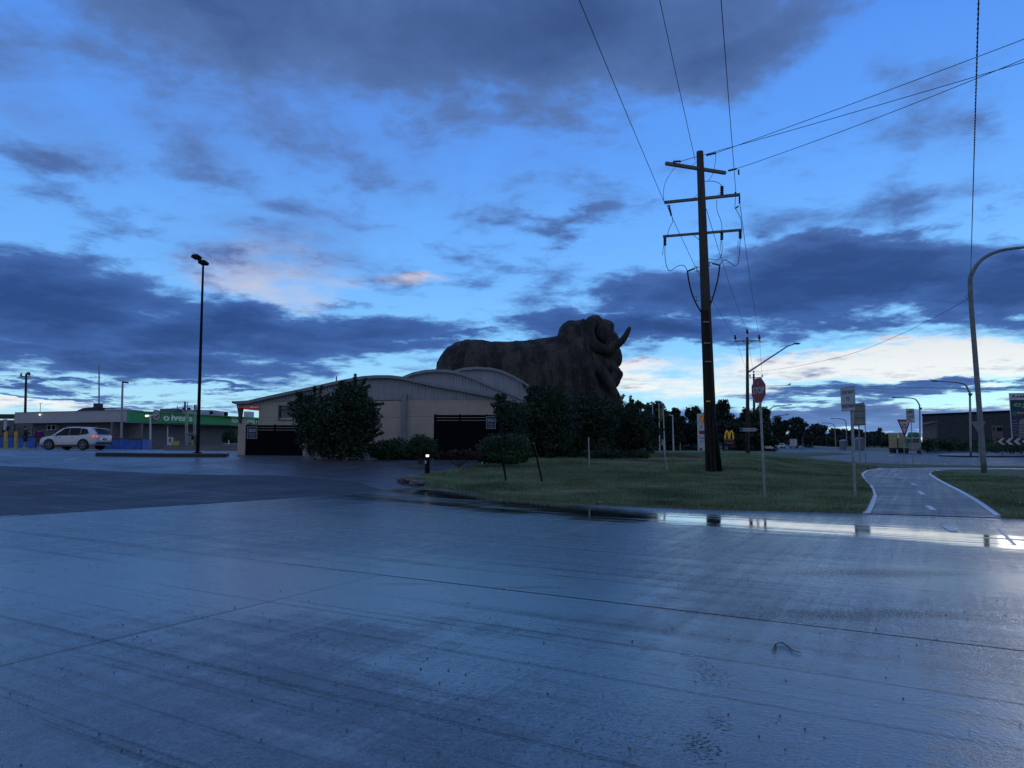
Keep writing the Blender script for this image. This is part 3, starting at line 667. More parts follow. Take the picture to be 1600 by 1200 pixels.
md = body.modifiers.new('smooth', 'SMOOTH'); md.iterations = 3; md.factor = .5
tx = bpy.data.textures.new('wool', 'CLOUDS'); tx.noise_scale = .9; tx.noise_depth = 4
md = body.modifiers.new('wool', 'DISPLACE'); md.texture = tx; md.strength = .30; md.mid_level = .5; md.texture_coords = 'LOCAL'
def horn(dy, flip):
    pts = [(1250, 96), (1212, 105), (1188, 150), (1190, 205), (1212, 250), (1250, 284), (1300, 300), (1350, 290), (1400, 262), (1438, 225), (1462, 185), (1478, 150)]
    rs = [40, 44, 44, 43, 41, 38, 34, 31, 27, 22, 18, 13]; dd = [.5, -.1, -.5, -.8, -1.0, -1.1, -1.15, -1.2, -1.4, -1.7, -1.9, -2.1]
    P_ = [rp(x, y, (dy + d) * flip) for (x, y), d in zip(pts, dd)]; fp = []; fr_ = []
    for i in range(len(P_) - 1):
        p0, p1, p2, p3 = P_[max(i - 1, 0)], P_[i], P_[i + 1], P_[min(i + 2, len(P_) - 1)]
        for k in range(6):
            s_ = k / 6; fp.append(.5 * ((2 * p1) + (p2 - p0) * s_ + (2 * p0 - 5 * p1 + 4 * p2 - p3) * s_ * s_ + (3 * p1 - p0 - 3 * p2 + p3) * s_ ** 3))
            fr_.append((rs[i] * (1 - s_) + rs[i + 1] * s_) * RS * (1.0 + .05 * math.sin((i * 6 + k) * 2.1)))
    fp.append(P_[-1]); fr_.append(rs[-1] * RS)
    h = MB().tube(fp, fr_, 14); h.ell(fp[-1], fr_[-1] * .98); return h.build('horn', M['ram_concrete'], ram, smooth=True)
horn(-1.15, 1); 
hf = horn(-1.15, -1)
for s_ in (1, -1):
    e = MB(); e.ell(rp(1300, 190, -1.75 * s_), (30 * RS, .32, 62 * RS), 16, 10, R=Matrix.Rotation(math.radians(8), 3, 'Y')); e.build('ear', M['ram_concrete'], ram, smooth=True)
    e = MB(); e.ell(rp(1345, 232, -1.32 * s_), (11 * RS, .14, 7 * RS)); e.build('eye', M['ram_concrete'], ram, smooth=True)

# ---------------------------------------------------------- gallery building with three arched roofs
GD = 45.0
gal = thing('gallery_building', Gy(600, GD), 'low beige building with three overlapping arched grey metal roofs beside the ram', 'building')
def ip(P_, u):
    return float(np.interp(u, [p[0] for p in P_], [p[1] for p in P_]))
arch1 = [(369.7, 627.9), (389, 627), (425, 618.8), (460, 611.5), (499.7, 603), (530, 596), (548.5, 592.5), (568, 589), (587.5, 587.6), (612, 587.6), (629.3, 589.8), (646.6, 593.7), (681.3, 601.3), (724.6, 608.9), (754.9, 614.7), (776.6, 618.6), (796, 623), (826, 629.8)]
bot1 = [(369.7, 635.5), (405.5, 636), (413.5, 627.4), (560, 625.6), (620, 624.8), (770, 624.8), (797, 625), (826, 630.4)]
arch2 = [(612, 598), (629.3, 589.8), (646.6, 582.9), (664, 579.5), (681, 578.2), (701, 579), (720, 582.6), (735, 588), (748.4, 594), (776.6, 605.6), (798, 614), (820, 624), (830, 630)]
arch3 = [(690, 590), (709.5, 580), (724.6, 575.7), (746, 574.2), (768, 575.7), (785, 580), (802.6, 588), (820, 598), (833, 607.5)]
bot2 = [(612, 606), (830, 632)]; bot3 = [(690, 596), (833, 632)]
def corr(A, Bm, D, name='corrugated_cladding'):
    us = np.arange(A[0][0], A[-1][0], 1.25 * 45 / D); mb = MB(); vs = []
    for i, u in enumerate(us):
        dd = D + (.0 if (i // 2) % 2 else .03); vs += [W(u, ip(A, u) + .6, dd), W(u, max(ip(Bm, u), ip(A, u) + .8), dd)]
    n_ = len(us); mb.add(vs, [(2 * i, 2 * i + 1, 2 * i + 3, 2 * i + 2) for i in range(n_ - 1)]); return mb.build(name, M['roof_metal'], gal, fix=False)
def rim(A, D, depth=6.0, th=.16):
    us = np.linspace(A[0][0], A[-1][0], 70); mb = MB(); vs = []
    for u in us:
        p = W(u, ip(A, u), D); vs += [p + Vector((0, -.32, .03)), p + Vector((0, -.32, -th)), p + Vector((0, .06, -th)), p + Vector((0, .06, .03))]
    n_ = len(us); mb.add(vs, [(4 * i + k, 4 * i + (k + 1) % 4, 4 * i + 4 + (k + 1) % 4, 4 * i + 4 + k) for i in range(n_ - 1) for k in range(4)] + [(0, 1, 2, 3), (4 * n_ - 1, 4 * n_ - 2, 4 * n_ - 3, 4 * n_ - 4)])
    r_ = mb.build('roof_rim', M['roof_rim'], gal)
    mb = MB(); vs = []
    for u in us:
        p = W(u, ip(A, u), D); vs += [p + Vector((0, .05, -.02)), p + Vector((0, depth, -.02)), p + Vector((0, .05, -.10)), p + Vector((0, depth, -.10))]
    mb.add(vs, [q for i in range(n_ - 1) for q in ((4 * i, 4 * i + 4, 4 * i + 5, 4 * i + 1), (4 * i + 2, 4 * i + 3, 4 * i + 7, 4 * i + 6))]); mb.build('vault_roof', M['roof_metal'], gal)
corr(arch1, bot1, GD - .02); rim(arch1, GD - .02, 5.0)
corr(arch2, bot2, 48.5); rim(arch2, 48.5, 6.0)
corr(arch3, bot3, 53.5); rim(arch3, 53.5, 9.0)
gf = Fr(Vector((0, GD, 0)), 0)
mb = MB(); gf.poly(mb, [hit(gf, *q) for q in ((407, 640), (409, 633), (414, 626), (425, 621.5), (460, 614), (500, 606), (560, 594), (640, 595), (700, 608), (760, 619), (815, 630), (826, 634), (826, 640))], -.32, -.2); mb.build('backing_wall', M['beige_wall'], gal)
def panel(pts, c0=-.15, c1=0.0, name='wall_panel', matl='beige_wall'):
    mb = MB(); gf.poly(mb, [hit(gf, u, v) for u, v in pts], c0, c1); return mb.build(name, M[matl], gal)
zb = 716
panel([(406, 636), (413.5, 627.7), (436, 627.5), (436, 652.9), (406, 652.9)])
panel([(436.2, 656.5), (458.4, 656.5), (458.4, 652.9), (436.2, 652.9)]); panel([(436.2, 634), (458.4, 634), (458.4, 627.3), (436.2, 627.5)])
for a_, b_ in ((458.6, 515), (515.2, 571.7), (571.9, 628)): panel([(a_, 627), (b_, 625.8), (b_, 652.2), (a_, 652.2)])
for a_, b_ in ((406, 458), (458.2, 515), (515.2, 571.7), (571.9, 628)): panel([(a_, 653.2 if a_ > 407 else 653.2), (b_, 653.2 if b_ < 640 else 652), (b_, zb), (a_, zb)]) if a_ > 459 else panel([(a_, 657 if a_ < 407 else 653), (b_, 657 if a_ < 407 else 653), (b_, zb), (a_, zb)])
panel([(406, 653.3), (436, 653.3), (436, 656.8), (406, 656.8)])
for a_, b_ in ((635, 683), (683.2, 731), (731.2, 770)): panel([(a_, 625.1), (b_, 625.1), (b_, 650.7), (a_, 650.7)]); panel([(a_, 651.2), (b_, 651.2), (b_, zb), (a_, zb)])
panel([(770.2, 651.2), (793, 651.2), (793, zb), (770.2, zb)]); panel([(770.2, 625.1), (793, 625.1), (793, 650.7), (770.2, 650.7)]); panel([(823, 631), (829, 631), (829, zb), (823, zb)])
panel([(793, 631), (823, 631), (823, zb), (793, zb)], -1.2, -1.1, 'glazed_recess', 'glass_dark')
mb = MB(); frect(gf, mb, 628.2, 616, 634.8, zb, -.2, .22); mb.build('column', M['roof_rim'], gal)
mb = MB(); frect(gf, mb, 436.5, 634.3, 458.2, 656.2, -.14, -.10); wn = mb.build('window', M['glass_dark'], gal)
mb = MB()
for q in ((435.6, 633.4, 458.9, 634.6), (435.6, 656, 458.9, 657), (435.6, 633.4, 436.8, 657), (457.8, 633.4, 458.9, 657), (436.5, 639, 458.2, 641)): frect(gf, mb, *q, -.1, .05)
mb.build('window_frame', M['dark_steel'], wn)
mb = MB(); b0 = W(826, 700, GD); b1 = W(406, 700, GD)
mb.box((b0.x + .1, GD + 7, 2.4), (.2, 13.6, 4.0)); mb.box((b1.x - .1, GD + 7, 2.6), (.2, 13.6, 3.9)); mb.box(((b0.x + b1.x) / 2, GD + 14, 2.6), (b0.x - b1.x, .2, 3.9)); mb.build('side_wall', M['beige_wall'], gal)
# verandah at the left end: soffit lit red, tapered post, pier
mb = MB(); p = [W(371, 637.3, GD - .1), W(405.5, 637.3, GD - .1), W(405.5, 643, GD + 5), W(376, 640, GD + 5)]; mb.add([p[0], p[1], p[2] + Vector((0, 0, .1)), p[3] + Vector((0, 0, .4))] + [q + Vector((0, 0, .05)) for q in p], [(0, 1, 2, 3), (7, 6, 5, 4), (0, 4, 5, 1), (1, 5, 6, 2), (2, 6, 7, 3), (3, 7, 4, 0)])
mb.build('red_soffit', M['red_awning'], gal)
mb = MB(); gf.poly(mb, [hit(gf, *q) for q in ((369.5, 635), (378.5, 635), (377, 645), (375.2, 661), (372.2, 661), (371.5, 645))], -.3, -.05); mb.build('verandah_post', M['dark_steel'], gal)
mb = MB(); frect(gf, mb, 369.5, 652 + 8, 384, 712, -.9, -.3); frect(gf, mb, 384, 661, 407, 664, -.9, -.75); mb.build('pier', M['beige_wall'], gal)
mb = MB(); mb.tube([W(365, 629, GD + 1.5), W(371, 631, GD + 1), W(371, 634, GD + 1)], .06); mb.tube([W(364.5, 627, GD + 1.5), W(364.5, 630, GD + 1.5)], .1); mb.build('floodlight', M['black_metal'], gal)
mb = MB(); mb.tube([W(525.7, 588, 47), W(525.7, 601, 47)], .045); mb.build('vent_pipe', M['galvanised'], gal)

# ---------------------------------------------------------- slat fences with the small sign plates
def slatfence(u0, u1, vt, vb, label, su, posts, n, piers=()):
    g_ = G((u0 + u1) / 2, vb); D = g_.y; fr = Fr(Vector((0, D, 0)), 0)
    t_ = thing('slat_fence', Gy((u0 + u1) / 2, D), label, 'fence')
    a0, z1 = hit(fr, u0, vt); a1, z0 = hit(fr, u1, vb); z0 -= .05; pitch = (z1 - z0) / n
    proto = None
    for i in range(n):
        mb = MB(); fr.rect(mb, a0, z0 + i * pitch + .012, a1, z0 + (i + 1) * pitch - .012, .0, .03); mb.build('slat', M['dark_slat'], t_)
    for u in posts:
        a, _ = hit(fr, u, vb); mb = MB(); fr.rect(mb, a - .05, z0 - .1, a + .05, z1 + .03, -.1, .0); mb.build('post', M['dark_slat'], t_)
    mb = MB(); fr.rect(mb, a0, z0, a1, z0 + pitch * (n - 2.2), -.05, -.03); mb.build('dark_backing', M['black_metal'], t_)  # dark sheet added where only darkness shows behind the slats
    for u in piers:
        a, _ = hit(fr, u, vb); mb = MB(); fr.rect(mb, a - .24, z0 - .1, a + .24, z1 + .06, -.35, -.01 ); mb.build('pier', M['beige_wall'], t_)
    sg = MB(); frect(fr, sg, *su, .035, .05); s_ = sg.build('sign_plate', M['navy'], t_)
    A0, B1 = hit(fr, su[0], su[1]); A1, B0 = hit(fr, su[2], su[3]); w_ = A1 - A0; h_ = B1 - B0; ca, cb = (A0 + A1) / 2, (B0 + B1) / 2; e = MB(); k = .018
    for r_ in ((A0, B0, A1, B0 + k), (A0, B1 - k, A1, B1), (A0, B0 + k, A0 + k, B1 - k), (A1 - k, B0 + k, A1, B1 - k)): fr.rect(e, *r_, .051, .055)
    for yy, ww, hh in ((-.10, .62, .022), (-.19, .55, .018), (-.36, .5, .026)): fr.rect(e, ca - w_ * ww / 2, cb + h_ * yy - h_ * hh / 2, ca + w_ * ww / 2, cb + h_ * yy + h_ * hh / 2, .051, .054)
    e.build('sign_border', M['sign_white'], s_)
    text('ICU', fr, ca, cb + h_ * .17, .052, h_ * .30, M['sign_white'], s_, 'lettering', w_ * .66, bold=.006)
    return t_
slatfence(384.5, 472, 664, 710.5, 'dark slatted fence with ICU sign plate left of the large leafy bush', (387, 666.5, 402, 685.5), (385.5, 428, 471), 12, (479, 377))
slatfence(678, 792, 648, 718, 'tall dark slatted screen with ICU sign plate between low shrubs and hedge', (759.7, 650.7, 774.4, 670), (679.5, 718, 760, 791), 16)

# ---------------------------------------------------------- roadhouse on the left
rh = thing('roadhouse', Gy(195, 82), 'long low roadhouse with grey fascia turning into a green shop fascia', 'building')
Pa, Pb, Pc = Gy(-60, 87), Gy(196, 78), Gy(450, 106)
zt = W(196, 641, 78).z; zf = W(196, 659, 78).z
f1 = Fr(Vector((Pb.x, Pb.y, 0)), math.atan2(Pb.y - Pa.y, Pb.x - Pa.x)); f2 = Fr(Vector((Pb.x, Pb.y, 0)), math.atan2(Pc.y - Pb.y, Pc.x - Pb.x))
L1 = (Pb - Pa).length; L2 = (Pc - Pb).length; a25 = hit(f1, 23, 650)[0]
mb = MB(); f1.rect(mb, a25, zf, -.01, zt, -.3, 0); mb.build('fascia', M['grey_fascia'], rh)
mb = MB(); f1.rect(mb, a25, zt - .02, 0, zt + .04, -.32, .04); mb.build('fascia_capping', M['roof_rim'], rh)
mb = MB(); f2.rect(mb, .01, zf, L2, zt, -.3, 0); mb.build('fascia', M['green_fascia'], rh, label='green shop fascia with raised pale letters')
mb = MB(); f2.rect(mb, .01, zf - .1, L2, zf - .005, -.3, .02); mb.build('fascia_trim', M['roof_rim'], rh)
mb = MB(); f1.rect(mb, a25 + .3, .6, 0, zf - .02, -2.2, -2.0); f2.rect(mb, 0, .6, L2, zf - .02, -2.2, -2.0); mb.build('wall', M['roadhouse_wall'], rh)
mb = MB(); q = [f1(a25, 0, -.2), f1(0, 0, -.2), f2(L2, 0, -.2), f2(L2, 0, -16), f1(0, 0, -16), f1(a25, 0, -16)]
mb.prism([(p.x, p.y, zt - .25) for p in q], (0, 0, .12)); mb.build('flat_roof', M['roof_rim'], rh)
mb = MB(); mb.prism([(p.x, p.y, zf - .02) for p in q], (0, 0, .05)); mb.build('soffit', M['roadhouse_wall'], rh)
def onwall(fr, name, u0, v0, u1, v1, c0, c1, matl, parent=rh, label=None):
    mb = MB(); fw = Fr(fr(0, 0, -2.0), 0); fw.x, fw.n = fr.x, fr.n; frect(fw, mb, u0, v0, u1, v1, c0, c1); return mb.build(name, M[matl], parent, label=label), fw
o, fw = onwall(f1, 'air_conditioner', 79, 664, 93, 672.5, .02, .5, 'white_render')
for uu in (83, 90): a, b_ = hit(fw, uu, 668.3); mb = MB(); mb.tube([fw(a, b_, .5), fw(a, b_, .53)], .26, 14); mb.build('fan', M['black_metal'], o)
onwall(f1, 'door', 46, 671, 50, 698, .01, .06, 'glass_dark'); onwall(f1, 'wall_sign', 164.5, 670, 185, 673.5, .02, .08, 'white_render')
onwall(f1, 'roller_door', 165, 675, 186, 700, .01, .05, 'roof_rim'); onwall(f1, 'window', 59, 672.7, 76, 674.2, .01, .05, 'glass_dark')
o, fw = onwall(f2, 'window', 207, 670, 218, 679, .01, .04, 'glass_dark'); mb = MB()
for q in ((206.5, 669.6, 218.5, 670.4), (206.5, 678.8, 218.5, 679.8), (206.5, 669.6, 207.6, 679.8), (217.4, 669.6, 218.5, 679.8), (211.5, 669.6, 212.8, 679.8)): frect(fw, mb, *q, .04, .08)
mb.build('window_frame', M['white_render'], o)
onwall(f2, 'shop_window', 352, 670, 372, 690, .01, .05, 'glass_dark')
# emblem and letters on the green fascia
def a2(u, v=650): return hit(f2, u, v)[0]
ea, eb = hit(f2, 243.3, 649)
def disc(fr, a, b, r, c0, c1, n=28, r0=0):
    mb = MB()
    if not r0: fr.poly(mb, [(a + r * math.cos(2 * math.pi * k / n), b + r * math.sin(2 * math.pi * k / n)) for k in range(n)], c0, c1)
    else:
        vs = []; 
        for k in range(n):
            x, y = math.cos(2 * math.pi * k / n), math.sin(2 * math.pi * k / n)
            vs += [fr(a + r * x, b + r * y, c1), fr(a + r0 * x, b + r0 * y, c1), fr(a + r * x, b + r * y, c0), fr(a + r0 * x, b + r0 * y, c0)]
        fs = []
        for k in range(n):
            i, j = 4 * k, 4 * ((k + 1) % n); fs += [(i, j, j + 1, i + 1), (i, i + 2, j + 2, j), (i + 1, j + 1, j + 3, i + 3)]
        mb.add(vs, fs)
    return mb
rr = 8.6 * 82 / F
em = disc(f2, ea, eb, rr, .02, .10).build('emblem', M['sign_white'], rh)
disc(f2, ea, eb, rr, .101, .13, r0=rr * .84).build('ring', M['sign_red'], em); disc(f2, ea, eb, rr * .50, .101, .13, r0=rr * .26).build('ring', M['sign_red'], em)
mb = MB(); f2.poly(mb, [(ea + rr * x, eb + rr * y) for x, y in ((-.1, .0), (.25, .15), (.95, 1.05), (.85, 1.15), (.1, .45))], .14, .16); mb.build('leaf', M['eg_green'], em)
mb = MB(); f2.poly(mb, [(ea + rr * x, eb + rr * y) for x, y in ((-.75, .15), (-.1, .45), (.3, .25), (-.2, .0))], .162, .175); mb.build('leaf', M['sign_white'], em)
_, tb = hit(f2, 275, 653.2)
text('o', f2, (a2(254.5) + a2(264)) / 2, tb - .02, .02, 1.15, M['letter_pale'], rh, width=a2(264) - a2(255), bold=.02, thick=.08)
text("iver's", f2, (a2(267) + a2(300)) / 2, tb + .02, .02, 1.15, M['letter_pale'], rh, width=a2(300) - a2(267.5), bold=.02, thick=.08)
text('REAL COFFEE • R', f2, (a2(361) + a2(407)) / 2, hit(f2, 385, 658.4)[1], .02, .72, M['letter_pale'], rh, width=a2(406) - a2(361), bold=.01, thick=.05)
# roof plant
def roofbox(name, u0, v0, u1, v1, D, dep, matl, label=None):
    fr = Fr(Vector((0, D, 0)), 0); mb = MB(); a0, b1 = hit(fr, u0, v0); a1, b0 = hit(fr, u1, v1); fr.rect(mb, a0, min(b0, zt - .2), a1, b1, -dep, 0); return mb.build(name, M[matl], rh, label=label)
mb = MB(); fr = Fr(Vector((0, 88, 0)), 0); fr.poly(mb, [hit(fr, *q) for q in ((112, 645), (130, 637.5), (146, 636), (184, 638), (196, 645))], -6, 0); mb.build('raised_roof', M['dark_brick'], rh)
roofbox('chimney', 146, 630, 153.5, 640, 87.5, 1, 'dark_brick'); roofbox('rooftop_unit', 164, 638.5, 171, 643, 84, 1.2, 'white_render'); roofbox('rooftop_unit', 180, 637.5, 194.5, 643, 83, 1.5, 'white_render')
roofbox('rooftop_unit', 250, 638.5, 279, 644, 92, 3, 'office_wall'); roofbox('rooftop_unit', 279.5, 640, 312, 646, 93, 3, 'white_render'); roofbox('rooftop_unit', 316, 640.5, 331, 650, 96, 2.5, 'white_render'); roofbox('rooftop_unit', 331.2, 642.5, 347, 651, 97, 2, 'white_render')
roofbox('rooftop_unit', 40, 644.5, 62, 648, 90, 2, 'dark_brick'); roofbox('rooftop_unit', 86, 644.3, 92, 647, 90, 1, 'dark_brick')
roofbox('rooftop_unit', 381, 643, 389, 652, 103, 2, 'white_render')
for u, v0, v1 in ((277, 634, 642), (289, 627.5, 640), (292.6, 628.5, 640), (304.5, 632.5, 641), (307, 632, 641)):
    mb = MB(); mb.tube([W(u, v1 + 3, 92), W(u, v0, 92)], .12 if u in (289, 304.5) else .05); mb.build('flue', M['dark_steel'], rh)
for u in (287.5, 295, 353):
    mb = MB(); p = W(u, 640 if u < 300 else 647, 94); mb.ell(p, (.3, .12, .3), 10, 6); mb.tube([p, p - Vector((0, 0, 1))], .04); mb.build('dish', M['black_metal'], rh)
mb = MB(); p = W(330, 644.8, 95); mb.tube([p, p + Vector((0, .1, 0))], .22, 14); mb.build('fan', M['black_metal'], rh)
mb = MB(); p = W(63.5, 630, 88); mb.tube([p - Vector((0, 0, 1.3)), p], .03); mb.tube([p - Vector((.3, 0, 0)), p + Vector((.3, 0, 0))], .02); mb.build('antenna', M['dark_steel'], rh)
mb = MB(); p = f1(hit(f1, 63.5, 648)[0], hit(f1, 63.5, 648)[1], .12); mb.ell(p, (.1, .1, .1)); mb.build('wall_lamp', M['lamp_lit'], rh)
mb = MB(); p = f2(hit(f2, 300.5, 683)[0], 1.3, -1.5)
# shop with open verandah at the far left edge
sh = thing('verandah_shop', Gy(5, 92), 'dark fronted shop with glazed verandah at the far left edge', 'building'); fs_ = Fr(Vector((0, 91, 0)), 0)
for nm, q, c0, c1, mt in (('fascia', (-60, 647, 22, 654.5), -.3, 0, 'dark_steel'), ('wall', (-60, 655, 22, 705), -3.2, -3, 'roadhouse_wall'), ('post', (5.2, 655, 7.2, 672), -.4, -.1, 'white_render'), ('glass_balustrade', (-60, 666, 15, 676), -.6, -.5, 'glass_dark'), ('beam', (12, 656, 21, 657.4), -.4, -.2, 'white_render'), ('planter_box', (-60, 677, 20, 679.5), -.8, -.2, 'weathered_timber')):
    mb = MB(); frect(fs_, mb, *q, c0, c1); mb.build(nm, M[mt], sh)
for u in (0.5, 17.5): mb = MB(); frect(fs_, mb, u, 655, u + .9, 703, -.6, -.5); mb.build('post', M['dark_steel'], sh)
# low retaining wall in front of the green shop
fr = Fr(Vector((0, G(310, 703.5).y, 0)), 0); lw = thing('retaining_wall', Gy(310, fr.c.y), 'low dark rendered wall below the green fascia', 'wall')
mb = MB(); frect(fr, mb, 256, 696, 371, 705, -.4, 0); mb.build('wall', M['roadhouse_wall'], lw); mb = MB(); frect(fr, mb, 256, 695.3, 371, 696, -.45, .03); mb.build('coping', M['roof_rim'], lw)

# ---------------------------------------------------------- buildings and signs across the roundabout
wh = thing('warehouse', Gy(1510, 185), 'long dark brick warehouse across the roundabout behind the triangular signs', 'building'); fw = Fr(Vector((118, 185, 0)), math.radians(-31))
A = [hit(fw, *q) for q in ((1441, 649.5), (1602, 643), (1602, 705), (1441, 705))]
mb = MB(); fw.poly(mb, A, -30, 0); mb.build('wall', M['dark_brick'], wh)
mb = MB(); a0 = hit(fw, 1440, 649); a1 = hit(fw, 1603, 642.4); mb.add([fw(a0[0], a0[1] + dz, c) for dz in (0, .35) for c in (.3, -30)] + [fw(a1[0], a1[1] + dz, c) for dz in (0, .35) for c in (.3, -30)], [(0, 1, 3, 2), (4, 6, 7, 5), (0, 2, 6, 4), (1, 5, 7, 3), (0, 4, 5, 1), (2, 3, 7, 6)]); mb.build('roof', M['dark_slat'], wh)
of = thing('site_office', Gy(1455, 165), 'small grey two storey office with white columns in front of the dark warehouse', 'building'); fo = Fr(Gy(1455, 165), math.radians(-31))
mb = MB(); fo.poly(mb, [hit(fo, *q) for q in ((1441, 660), (1464, 657.5), (1466, 704), (1441, 704))], -6, 0); mb.build('wall', M['office_wall'], of)
for u in (1445, 1450, 1456): mb = MB(); frect(fo, mb, u, 667, u + 3.6, 672, .01, .08); w_ = mb.build('window', M['glass_dark'], of)
for u in (1441.3, 1463, 1466.5): mb = MB(); frect(fo, mb, u, 664.5, u + .9, 690 if u < 1450 else 682, .05, .35); mb.build('column', M['white_render'], of)
mb = MB(); fo.poly(mb, [hit(fo, *q) for q in ((1443, 663), (1464.5, 658.3), (1464.5, 659.3), (1443, 664))], .0, .9); mb.build('awning', M['roof_rim'], of)
bk = thing('stone_pillar_sign', Gy(1560, 140), 'pale square block pillar in front of the warehouse left of the chevrons', 'sign pillar'); fb = Fr(Gy(1560, 140), math.radians(-34))
mb = MB(); frect(fb, mb, 1549, 664.5, 1568.5, 704, -1.2, 0); mb.build('block', M['stone'], bk)
for q in ((1551, 668, 1553.5, 672.5), (1557.5, 668, 1566, 673.5)): mb = MB(); frect(fb, mb, *q, .01, .05); mb.build('opening', M['black_metal'], bk)
# ================================================================== VEGETATION
def leafmesh(name, blobs, n, size, shell=.75, flat=.6):
    cs = np.array([list(b[0]) for b in blobs]); rs = np.array([list(b[1]) for b in blobs]); w_ = (rs[:, 0] * rs[:, 2]) ** .9 + .01; w_ /= w_.sum()
    k = rng.choice(len(blobs), n, p=w_); d = rng.normal(size=(n, 3)); d /= np.linalg.norm(d, axis=1)[:, None]
    rad = 1 - shell * rng.random(n) ** 1.6 + rng.normal(0, .06, n)
    lump = 1 + .22 * np.sin(d[:, 0] * 5 + k * 1.7) * np.sin(d[:, 2] * 6 + k) * np.sin(d[:, 1] * 5 + k * .6)
    c = cs[k] + d * rs[k] * (rad * lump)[:, None]
    a = rng.normal(size=(n, 3)); a /= np.linalg.norm(a, axis=1)[:, None]; b_ = np.cross(a, rng.normal(size=(n, 3))); b_ /= np.linalg.norm(b_, axis=1)[:, None]
    s_ = size * rng.uniform(.6, 1.35, n)[:, None]; a *= s_; b_ *= s_ * flat
    v = np.stack([c - a, c + b_ * .8, c + a, c - b_ * .8], 1).reshape(-1, 3)
    me = bpy.data.meshes.new(name); me.vertices.add(4 * n); me.vertices.foreach_set('co', v.ravel()); me.loops.add(4 * n); me.loops.foreach_set('vertex_index', np.arange(4 * n))
    me.polygons.add(n); me.polygons.foreach_set('loop_start', np.arange(n) * 4); me.polygons.foreach_set('loop_total', np.full(n, 4)); me.update(); return me
def limbs(mb, base, blobs, r, fork=.35):
    top = Vector((0, 0, 0)); 
    for c, rr_ in blobs: top += Vector(c)
    top /= len(blobs); f = Vector(base).lerp(top, fork) ; f.x = base[0] + (top.x - base[0]) * .3
    mb.tube([base, Vector(base).lerp(f, .5) + Vector((r * .3, 0, 0)), f], [r * 1.25, r, r * .8], 8)
    for c, rr_ in blobs:
        c = Vector(c); m_ = f.lerp(c, .5) + Vector((random.uniform(-.1, .1), 0, random.uniform(0, .15))) * r * 4; mb.tube([f, m_, c], [r * .55, r * .35, r * .12], 6)
def shrub(name, label, D, pxb, n, size, matl='leaf_bush', cat='shrub', group=None, base=None, r=.07, sprigs=0, deep=1.0, trunkpart='stem'):
    k = D / F / cT; u0 = sum(p[0] for p in pxb) / len(pxb) if base is None else base
    t_ = thing(name, Gy(u0, D), label, cat, group); o = ORG[t_.name]
    bl = [(W(u, v, D + random.uniform(-.3, .3) * ru * k) - o, Vector((ru * k, (ru + rv) / 2 * k * deep, rv * k))) for u, v, ru, rv in pxb]
    mb = MB(); limbs(mb, Vector((0, 0, -.1)), bl, r); mb.build(trunkpart, M['bark'], t_, world=False)
    extra = []; tw = MB()
    for i in range(sprigs):
        c, rr_ = random.choice(bl); a = random.uniform(-.3, math.pi + .3); d = Vector((math.cos(a), random.uniform(-.3, .3), max(.05, math.sin(a)))).normalized()
        p = c + Vector((d.x * rr_.x, d.y * rr_.y, d.z * rr_.z)) * .8; L = random.uniform(.35, .8) * min(rr_.x, rr_.z); q = p + d * L + Vector((0, 0, .1 * L)); tw.tube([c, p, q], [.02, .014, .006], 5)
        for j in range(5): extra.append((p.lerp(q, .3 + j * .17), Vector((.09, .09, .09))))
    me = leafmesh('foliage', bl, n, size)
    link_mesh('foliage', me, M[matl], t_)
    if extra:
        tw.build('twigs', M['bark'], t_, world=False, kind='stuff'); link_mesh('leafy_sprigs', leafmesh('leafy_sprigs', extra, 16 * len(extra), size * .9), M[matl], t_)
    return t_
shrub('large_bush', 'large loose dark bush covering the fence end and beige wall', 38.2, [(520, 655, 44, 38), (492, 645, 32, 30), (548, 635, 34, 34), (553, 614, 20, 15), (570, 655, 24, 34), (478, 632, 18, 14), (520, 690, 50, 26), (500, 670, 34, 34), (556, 690, 28, 28), (578, 642, 8, 8)], 34000, .085, sprigs=46, r=.1)
shrub('low_shrub', 'low spreading green shrub right of the large loose bush', 38.5, [(605, 700, 24, 13), (622, 697, 18, 13), (590, 706, 16, 9)], 5000, .06, 'leaf_hedge')
shrub('low_shrub', 'rounded low shrub touching the left edge of the tall screen', 36, [(656, 696, 20, 17), (670, 700, 14, 15), (644, 702, 14, 12)], 6000, .06, 'leaf_hedge')
shrub('reddish_shrub', 'thin reddish shrub at the foot of the tall slatted screen', 32.2, [(712, 710, 14, 7), (725, 712, 12, 6), (690, 712, 9, 5), (742, 712, 12, 6)], 1800, .05, 'leaf_red', sprigs=8)
shrub('clipped_hedge', 'rounded clipped hedge on the lawn edge in front of the tall screen', 33, [(775, 697, 24, 18), (802, 696, 26, 18), (760, 704, 16, 14), (786, 710, 42, 13), (815, 706, 16, 14), (800, 718, 26, 7), (768, 717, 22, 7)], 18000, .055, 'leaf_hedge')
shrub('young_tree', 'slim upright young tree rising behind the clipped hedge', 36, [(783, 640, 11, 20), (803, 650, 18, 22), (790, 662, 10, 20), (800, 668, 18, 26)], 7000, .075, 'leaf_bush', 'tree', sprigs=14, trunkpart='trunk')
shrub('garden_tree', 'dense dark tree in front of the ram shoulder right of the young tree', 40, [(850, 640, 30, 32), (838, 622, 15, 14), (870, 665, 34, 40), (845, 680, 30, 30), (862, 625, 22, 20), (832, 655, 14, 30)], 24000, .085, 'leaf_bush', 'tree', sprigs=30, r=.13, trunkpart='trunk')
